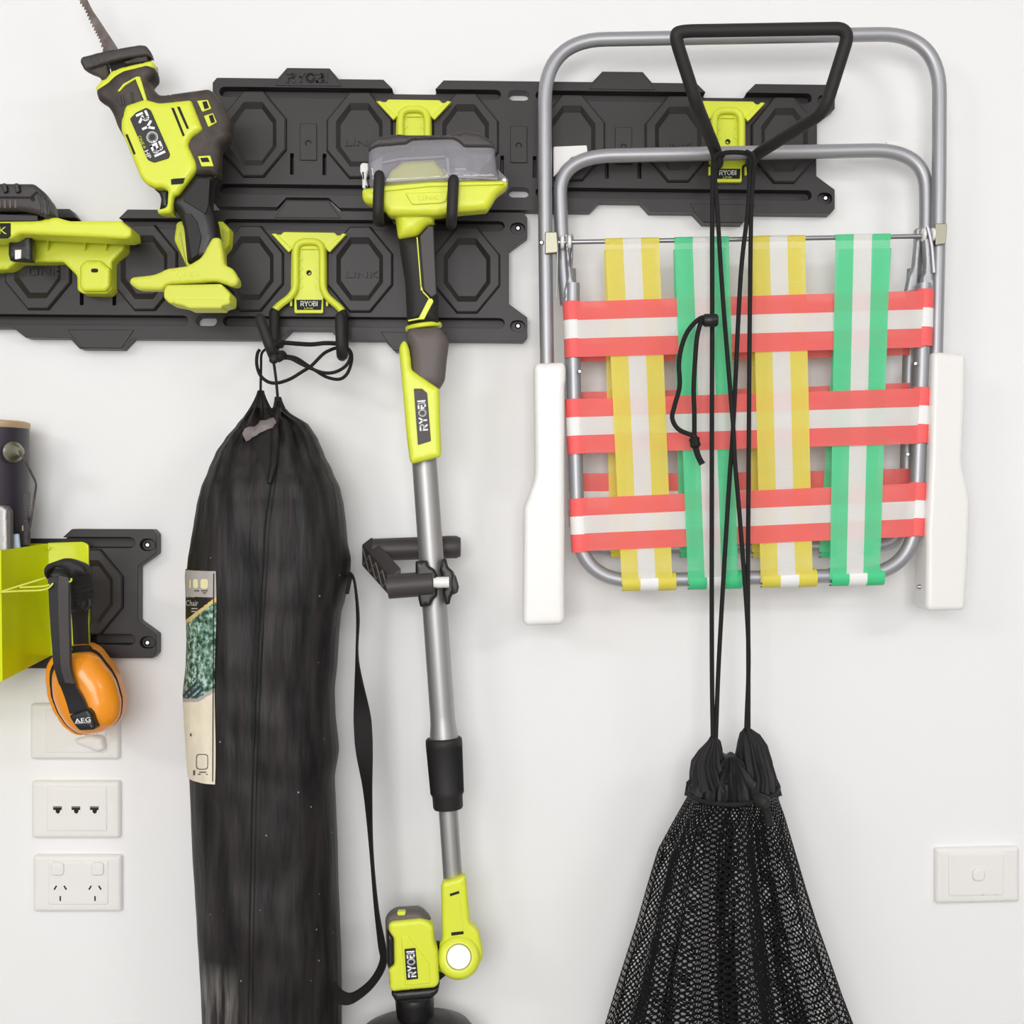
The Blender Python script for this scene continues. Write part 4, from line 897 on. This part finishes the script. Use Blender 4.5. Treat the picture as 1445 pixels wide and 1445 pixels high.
# ---------------------------------------------------------------- mesh bag
t = thing('mesh_bag', P(1030, 1560, .12), 'black mesh drawstring bag hanging on long cords in front of the chair', 'bag')
mr = [(1105, 975, 1095), (1125, 971, 1098), (1150, 957, 1107), (1200, 930, 1121.5), (1250, 915, 1136), (1300, 901, 1151.5), (1350, 885, 1169), (1400, 869, 1186), (1445, 855, 1203), (1500, 840, 1222), (1540, 842, 1226), (1570, 880, 1190), (1580, 960, 1110)]
def mlr(yy):
    for i in range(len(mr)-1):
        if mr[i][0] <= yy <= mr[i+1][0]:
            f = (yy-mr[i][0])/(mr[i+1][0]-mr[i][0]); return mr[i][1]*(1-f)+mr[i+1][1]*f, mr[i][2]*(1-f)+mr[i+1][2]*f
MD = .12; NT, NY = 320, 90
V, F, UV = [], [], []; acc = [0]*(NT+1); prev = None
for j in range(NY+1):
    yy = 1095+(1580-1095)*j/NY; l, r = mlr(max(1105, yy)); cx, hw = (l+r)/2, (r-l)/2; rd = min(.10, hw*S*.72)
    amp = .10*min(1, (yy-1095)/120)
    for i in range(NT+1):
        th0 = 2*math.pi*i/NT; gr = min(1, max(0, (yy-1100)/90)); th = th0+gr*(.13*math.sin(11*th0+.5)+.09*math.sin(17*th0+1.9+.002*yy))
        pl_ = math.sin(9*th+.8*math.sin(2*th)+.004*yy)*.6+math.sin(17*th+2)*.4
        q = 1+amp*pl_*abs(math.sin(th))**.5
        p = P(cx+hw*math.cos(th)*(1+.02*pl_), yy, MD); p.y -= rd*math.sin(th)*q; p.x += .006*amp*10*math.sin(9*th+1.4)*abs(math.sin(th)); V.append(p)
        UV.append((i/NT*1.08+(0), (yy-1095)*S*1.04))
for j in range(NY):
    for i in range(NT): F.append([j*(NT+1)+i, j*(NT+1)+i+1, (j+1)*(NT+1)+i+1, (j+1)*(NT+1)+i])
mk('mesh_body', V, F, M['net'], t, smooth=True, uv=UV)
# gathered collar
cf = mat('black_polyester', (20, 18, 20), .6, bump=.3, bscale=500)
def tuft(rowsT, nfold, m, name, lean=0, hole=False):
    n = 96; V, F = [], []
    for j, (cx, yy, hw, hd) in enumerate(rowsT):
        for k in range(n):
            a = 2*math.pi*k/n; q = 1+.09*math.sin(nfold*a+j*.5+2*math.sin(a))+.05*noise.noise(Vector((a*2, j*.6, 3)))
            p = P(cx, yy, MD); V.append(p+Vector((hw*S*math.cos(a)*q, -hd*S*math.sin(a)*q, lean*math.cos(a)*S*hw+.0015*math.sin(a*5+j))))
    for j in range(len(rowsT)-1):
        for k in range(n): F.append([j*n+k, j*n+(k+1) % n, (j+1)*n+(k+1) % n, (j+1)*n+k])
    F.append(list(range(n))); F.append(list(range((len(rowsT)-1)*n, len(rowsT)*n)))
    return mk(name, V, F, m, t, smooth=True)
tuft([(1006, 1041, 4, 6), (1006, 1048, 9, 10), (1002, 1060, 15, 18), (998, 1074, 19, 28), (999, 1090, 22, 40), (1004, 1106, 27, 50)], 13, cf, 'gathered_collar', .12)
tuft([(1055, 1029, 5, 6), (1058, 1036, 12, 12), (1062, 1050, 18, 22), (1064, 1070, 22, 32), (1066, 1090, 24, 44), (1063, 1106, 28, 52)], 13, cf, 'gathered_collar', -.15)
tuft([(1028, 1066, 10, 20), (1030, 1074, 22, 32), (1031, 1088, 40, 42), (1033, 1104, 55, 52), (1034, 1122, 58, 50)], 21, cf, 'gathered_collar', .06)
ring = []
for k in range(40):
    a = 2*math.pi*k/40; p = P(1034+63*math.cos(a), 1112-6*math.cos(a)+ (6 if math.sin(a) > 0 else -6)*abs(math.sin(a)), MD); p.y -= .064*math.sin(a); ring.append(p)
tube('collar_cord', ring, .0026, M['cord'], t, 8, closed=True)
lathe('cord_stop', P(1068, 1127, .188), P(1083, 1134, .20), [(0, .006), (.15, .0078), (.85, .0078), (1, .006)], M['rubber'], t, 18)
tube('cord_tail', cr([P(1074, 1134, .188), P(1082, 1146, .186), P(1086, 1165, .188)], 6), .005, M['cord'], t, 8)
def hang(pts, ds, r=.0028, name='hanging_cord'):
    c = cr([P(x, y, d) for (x, y), d in zip(pts, ds)], 14); return tube(name, c, r, M['cord'], t, 8)
hang([(1019, 214, .11), ][:0] or [(1017, 216), (1008, 222), (1006, 245), (1005, 300), (1005, 460), (1004.5, 640), (1004.5, 920), (1006, 1044)], [.125, .135, .125, .12, .124, .13, .125, .12])
hang([(1020, 220), (1012, 226), (1009, 250), (1012.5, 300), (1020, 420), (1034, 594), (1037, 650), (1045, 745), (1056, 909), (1053, 1034)], [.105, .122, .122, .12, .128, .134, .134, .13, .122, .12])
hang([(1052, 216), (1060, 224), (1058, 250), (1055, 300), (1045, 394), (1035, 594), (1028, 698), (1015, 920), (1010, 1044)], [.105, .13, .124, .12, .124, .128, .128, .122, .12])
hang([(1054, 214), (1064, 222), (1063, 250), (1060, 300), (1058, 450), (1057, 580), (1055.5, 804), (1056, 929), (1056, 1034)], [.115, .135, .126, .12, .124, .128, .126, .122, .12])
hang([(1014, 219), (1025, 215.5), (1040, 215), (1052, 216), (1062, 219)], [.118, .114, .112, .114, .12], .003)
lathe('cord_stop', P(992, 452, .14), P(1013, 452, .14), [(0, .006), (.12, .0078), (.88, .0078), (1, .006)], M['black'], t, 18)
def zl(l): return zG(l)
for pts_ in ([(1210, 648), (1150, 630), (1080, 690), (1035, 780), (1012, 900), (1016, 1040), (985, 1160), (972, 1235), (1010, 1300), (1098, 1338)], [(1210, 655), (1155, 640), (1122, 740), (1108, 900), (1100, 1060), (1104, 1200), (1104, 1340)]):
    q = zG(pts_); tube('loose_cord', cr([P(x, y, .138) for x, y in q], 7), .0028, M['cord'], t, 8)
lathe('knot', P(979, 616, .138), P(982, 632, .138), [(0, .004), (.2, .0066), (.5, .0058), (.8, .0066), (1, .004)], M['cord'], t, 14)
tube('cord_end', cr([P(981, 630, .138), P(985, 643, .139), P(991, 655, .139)], 5), [.0036]*10+[.0042], M['cord'], t, 8)

# ---------------------------------------------------------------- lower left: lime tray, can, level, ruler, ear muffs
zE = Zm(0, 730, .18); zF = Zm(0, 970, .2284)
t = thing('wall_tray', P(-60, 940, .12), 'glossy lime sheet metal tray on the short rail under the paint can', 'tray')
def sheet(name, pts, th, m, parent, bevel=0):
    a, b, c = pts[0], pts[1], pts[2]; n = (b-a).cross(c-a).normalized()*th; k = len(pts)
    return mk(name, pts+[p+n for p in pts], [list(range(k)), list(range(2*k-1, k-1, -1))]+[[i, (i+1) % k, k+(i+1) % k, k+i] for i in range(k)], m, parent, bevel=bevel)
prism('back_flange', rnd([(66, 766), (116, 764.5), (124, 768), (125, 775), (126, 912), (118, 920), (72, 926)], 3), .03, .006, M['limegloss'], t, .001)
A = [P(68, 767, .03), P(72.5, 925, .03), P(3.5, 961, .16), P(1.5, 776.5, .16)]
sheet('side_panel', A, .0016, M['limegloss'], t)
BL = [P(-330, 767, .03), P(-330, 925, .03), P(-400, 961, .16), P(-400, 776.5, .16)]
sheet('front_panel', [A[3], A[2], BL[2], BL[3]], .0016, M['limegloss'], t)
sheet('base_panel', [A[1], BL[1], BL[2], A[2]], .0016, M['limegloss'], t)
sheet('back_panel', [A[0], BL[0], BL[1], A[1]], .0016, M['limegloss'], t)
sheet('side_panel', BL, .0016, M['limegloss'], t)
lathe('rivet', P(68.5, 774, .03), P(68.5, 774, .038), [(0, .002), (1, .0012)], M['limegloss'], t, 8)
t2 = thing('wire_peg', P(60, 835, .1), 'thin lime wire peg holding the orange ear muffs', 'wire hook')
for pts_ in ([(-25, 838, .185), (0, 835, .18), (30, 826, .172), (66, 815, .166)], [(-25, 836, .187), (0, 835.5, .184), (30, 834, .18), (56, 833, .177), (68, 830, .175), (75, 823, .174)], [(28, 829, .178), (60, 827.5, .176), (70, 825, .175)], [(94, 822, .165), (100, 820, .17), (101, 816, .17)]):
    tube('wire', cr([P(*p) for p in pts_], 6), .0012, M['olive'], t2, 8)
t = thing('paint_can', P(-18, 905, .11), 'dark paint can with tan lid standing in the lime tray', 'paint can')
cxp = -22; R_ = .045; zt, zb_ = P(0, 605, .068).z, P(0, 916, .068).z; X0 = P(38.5, 0, .068).x-R_
lathe('can_body', (X0, -.068, zb_), (X0, -.068, zt), [(0, R_), (.01, R_), (.99, R_), (1, R_)], M['paint'], t, 48)
lathe('lid_rim', (X0, -.068, zt), (X0, -.068, zt+.009), [(0, R_+.0006), (.3, R_+.0014), (.8, R_+.001), (1, R_-.004), (.6, R_-.006)], M['lid'], t, 48)
lathe('lid_panel', (X0-.012, -.068, zt+.004), (X0-.012, -.068, zt+.011), [(0, R_*.75), (.6, R_*.75), (1, R_*.6)], M['dusty'], t, 40)
lathe('handle_lug', P(18, 638, .102), P(28, 637, .118), [(0, .0125), (.12, .0128), (.3, .009), (.8, .0075), (1, .005)], M['zinc'], t, 24)
tube('wire_handle', fil([P(26, 635, .117), P(31, 641, .12), P(51.5, 682, .10), P(42, 747, .085), P(39, 751, .08)], .006), .0014, M['steel'], t, 8)
prism('can_print', [(31, 742), (34, 741), (34, 749), (31, 749)], .0945, .002, M['lid'], t, 0)
rb = prism('tick_strip', [(32.5, 694), (38.6, 694), (39, 769), (33, 769)], .0965, .010, M['paint'], t, .0003)
multi('tick_mark', [rect(35.8 if k % 5 else 34.2, 698+k*3.6, 38.4, 698.9+k*3.6) for k in range(19)], .0969, .0004, M['grey'], rb)
t = thing('spirit_level', P(5, 905, .19), 'silver grey tool end standing up in front of the paint can', 'level')
puff('level_body', rnd([(-30, 713), (3, 713), (11, 719), (12, 780), (10, 900), (-30, 900)], 3), .116, .129, .003, M['alu'], t)
puff('level_edge', rnd([(6, 714), (10, 714), (15.5, 721), (15.5, 900), (10, 900), (10, 722)], 1), .117, .126, .002, M['grey'], t)
t = thing('scraper', P(23, 905, .17), 'pale blue flat scraper beside the paint can', 'scraper')
puff('blade', rnd([(16.5, 754), (26.5, 753), (28.5, 772), (28.5, 860), (18, 860)], 2), .1075, .1105, .0015, M['blue'], t)
t = thing('ear_muffs', P(115, 1038, .13), 'orange ear muffs with black headband hanging from the lime tray', 'ear muffs')
cup = zE([(395, 1110), (470, 1030), (555, 1000), (690, 994), (760, 1040), (800, 1098), (860, 1170), (905, 1255), (945, 1400)])+zF([(746, 60), (748, 110), (738, 185), (700, 240), (610, 285), (540, 300), (460, 292), (390, 240), (330, 150), (292, 50)])+[(64.5, 960), (65, 942)]
cup = rnd(cup, 6, 3)
puff('cup_rim', cup, .075, .105, .006, M['orange'], t, 4)
def shrink(pts, f, dx=0, dy=0):
    cx = sum(p[0] for p in pts)/len(pts); cy = sum(p[1] for p in pts)/len(pts); return [(cx+(x-cx)*f+dx, cy+(y-cy)*f+dy) for x, y in pts]
puff('cup_groove', shrink(cup, .945, 2.2, 2.2), .10, .112, .003, M['hole'], t, 3)
puff('ear_cup', shrink(cup, .90, 4.6, 4.2), .10, .150, .026, M['orange'], t, 8)
puff('far_cup', shrink(cup, .8, 8, -12), .03, .07, .012, M['orange'], t, 4)
prism('cup_clip', rnd([(100, 912), (122, 911), (128, 916), (104, 919)], 2), .112, .01, M['hole'], t, .001)
def band(name, edgeL, edgeR, ds, m, th=.004):
    L3 = cr([P(x, y, d) for (x, y), d in zip(edgeL, ds)], 6); R3 = cr([P(x, y, d) for (x, y), d in zip(edgeR, ds)], 6); n = len(L3); V = []
    for a, b in zip(L3, R3): V += [a, b, b+Vector((0, th, 0)), a+Vector((0, th, 0))]
    F = [[i*4+k, i*4+(k+1) % 4, (i+1)*4+(k+1) % 4, (i+1)*4+k] for i in range(n-1) for k in range(4)]+[[0, 1, 2, 3], [n*4-1, n*4-2, n*4-3, n*4-4]]
    return mk(name, V, F, m, t, bevel=.0012)
bl = zE([(372, 470), (378, 560), (388, 760), (405, 1000), (418, 1150), (455, 1290)])+zF([(375, 0), (405, 80), (430, 165)])
br = zE([(545, 470), (545, 560), (545, 760), (550, 1000), (556, 1180), (590, 1310)])+zF([(470, 0), (512, 70), (545, 145)])
band('headband', bl, br, [.168, .168, .167, .166, .165, .163, .161, .158, .156], M['black'], .006)
hl = zE([(455, 450), (448, 560), (452, 760), (462, 1000), (470, 1160), (505, 1300)]); hr = zE([(540, 470), (538, 560), (538, 760), (545, 1000), (550, 1180), (585, 1310)])
band('headband_lit_face', hl, hr, [.1700, .1700, .1690, .168, .167, .165], M['dark'], .003)  # lighter charcoal strip: the lit face of the band put in as colour
band('headband_far', zE([(552, 720), (562, 820), (572, 1010)]), zE([(690, 720), (685, 820), (690, 1010)]), [.10, .098, .095], M['black'], .005)
e = puff('arm_clip', rnd(zF([(430, 172), (545, 128), (572, 160), (592, 250), (580, 262), (495, 266), (470, 240), (440, 195)]), 3), .14, .163, .004, M['black'], t)
txt('AEG', *zF([(510, 203)])[0], .1637, 22.5, 6.2, 7, M['letter'], e); txt('POWERTOOLS', *zF([(512, 219)])[0], .1637, 22, 1.8, 4, M['letter'], e)
txt('AEG POWERTOOLS', *zF([(575, 287)])[0], .1325, 34, 2.8, 9, M['letter'], t)
puff('pad_top', rnd(zE([(346, 420), (352, 395), (372, 368), (510, 318), (560, 325), (642, 356), (676, 400), (690, 450), (600, 440), (570, 470), (500, 395), (420, 395), (372, 430), (372, 490), (352, 460)]), 4), .10, .178, .006, M['rubber'], t, 4)
V, F = [], []
for k in range(9):
    f = k/8; a = zE([(548+4*f, 440+275*f)])[0]; b = zE([(668+48*math.sin(f*2.4), 400+290*f)])[0]
    vv, ff = tube_data([P(a[0], a[1], .145-.02*f), P((a[0]+b[0])/2, (a[1]+b[1])/2+1.5, .152-.02*f), P(b[0], b[1], .135-.02*f)], [.0045, .0052, .0045], 10, round_end=True); mk('pad_pleat', vv, ff, M['rubber'], t, smooth=True)
puff('pad_core', rnd(zE([(372, 440), (420, 398), (640, 380), (690, 500), (705, 690), (680, 735), (560, 748), (530, 600), (385, 560)]), 4), .09, .138, .01, M['black'], t, 4)

# ---------------------------------------------------------------- wall plates
def plate(name, x0, y0, x1, y1, label, cat, skew=0):
    t = thing(name, P((x0+x1)/2, y1, 0), label, cat, 'white wall plates')
    sk = lambda l: [(x, y+skew*(x-x0)) for x, y in l]
    puff('cover_plate', sk(rnd(rect(x0, y0, x1, y1), 5, 5)), 0.0, .0095, .0045, M['white'], t, 4, depth=.0055)
    puff('inner_plate', sk(rnd(rect(x0+20, y0+9, x1-20, y1-9), 4, 4)), .008, .0108, .0008, M['white'], t, 2)
    return t, sk
t, sk = plate('wall_plate', 44, 992, 170, 1071, 'blank white wall plate half hidden behind the ear muffs', 'wall plate')
puff('plate_knob', rnd(zF([(455, 320), (560, 290), (640, 300), (655, 380), (600, 400), (540, 370), (480, 350)]), 4), .009, .022, .006, M['white'], t, 4)
t, sk = plate('data_outlet', 46, 1101, 171, 1182, 'white wall plate with three network jacks', 'data outlet')
for c in (81, 107, 133):
    j = prism('network_jack', sk(rect(c-7.5, 1133, c+7.5, 1150)), .0112, .002, M['white'], t, .0006)
    prism('jack_opening', sk([(c-6, 1138), (c+6, 1138), (c+6, 1143), (c+4, 1143), (c+3, 1147), (c+.5, 1148.5), (c-2.5, 1146), (c-2.5, 1143), (c-6, 1143)]), .0115, .0004, M['hole'], j, 0)
    multi('jack_contact', [sk(rect(c-5+k*2.2, 1138.5, c-4+k*2.2, 1140)) for k in range(5)], .0118, .0003, M['lid'], j)
t, sk = plate('power_outlet', 48, 1205.5, 173, 1285.5, 'white double power outlet below the network jacks', 'power outlet')
for c, sx in ((81, 85), (137.3, 134)):
    puff('rocker_switch', sk(rnd(rect(c-9.2, 1216.5, c+9.2, 1235.5), 6, 5)), .010, .0142, .002, M['white'], t, 3)
    multi('socket_slot', [sk(p) for p in ([(sx-9.5, 1255), (sx-6.2, 1249.5), (sx-4.4, 1250.5), (sx-7.6, 1256)], [(sx+9.5, 1255), (sx+6.2, 1249.5), (sx+4.4, 1250.5), (sx+7.6, 1256)], rect(sx-1, 1264.5, sx+1, 1271.5))], .0111, .0004, M['hole'], t)
t, sk = plate('light_switch', 1318.5, 1196, 1437, 1274, 'white single light switch plate alone at the lower right', 'light switch', -.02)
puff('push_button', sk(rnd(rect(1372, 1226, 1390, 1244.5), 8, 6)), .010, .0145, .0025, M['white'], t, 4)
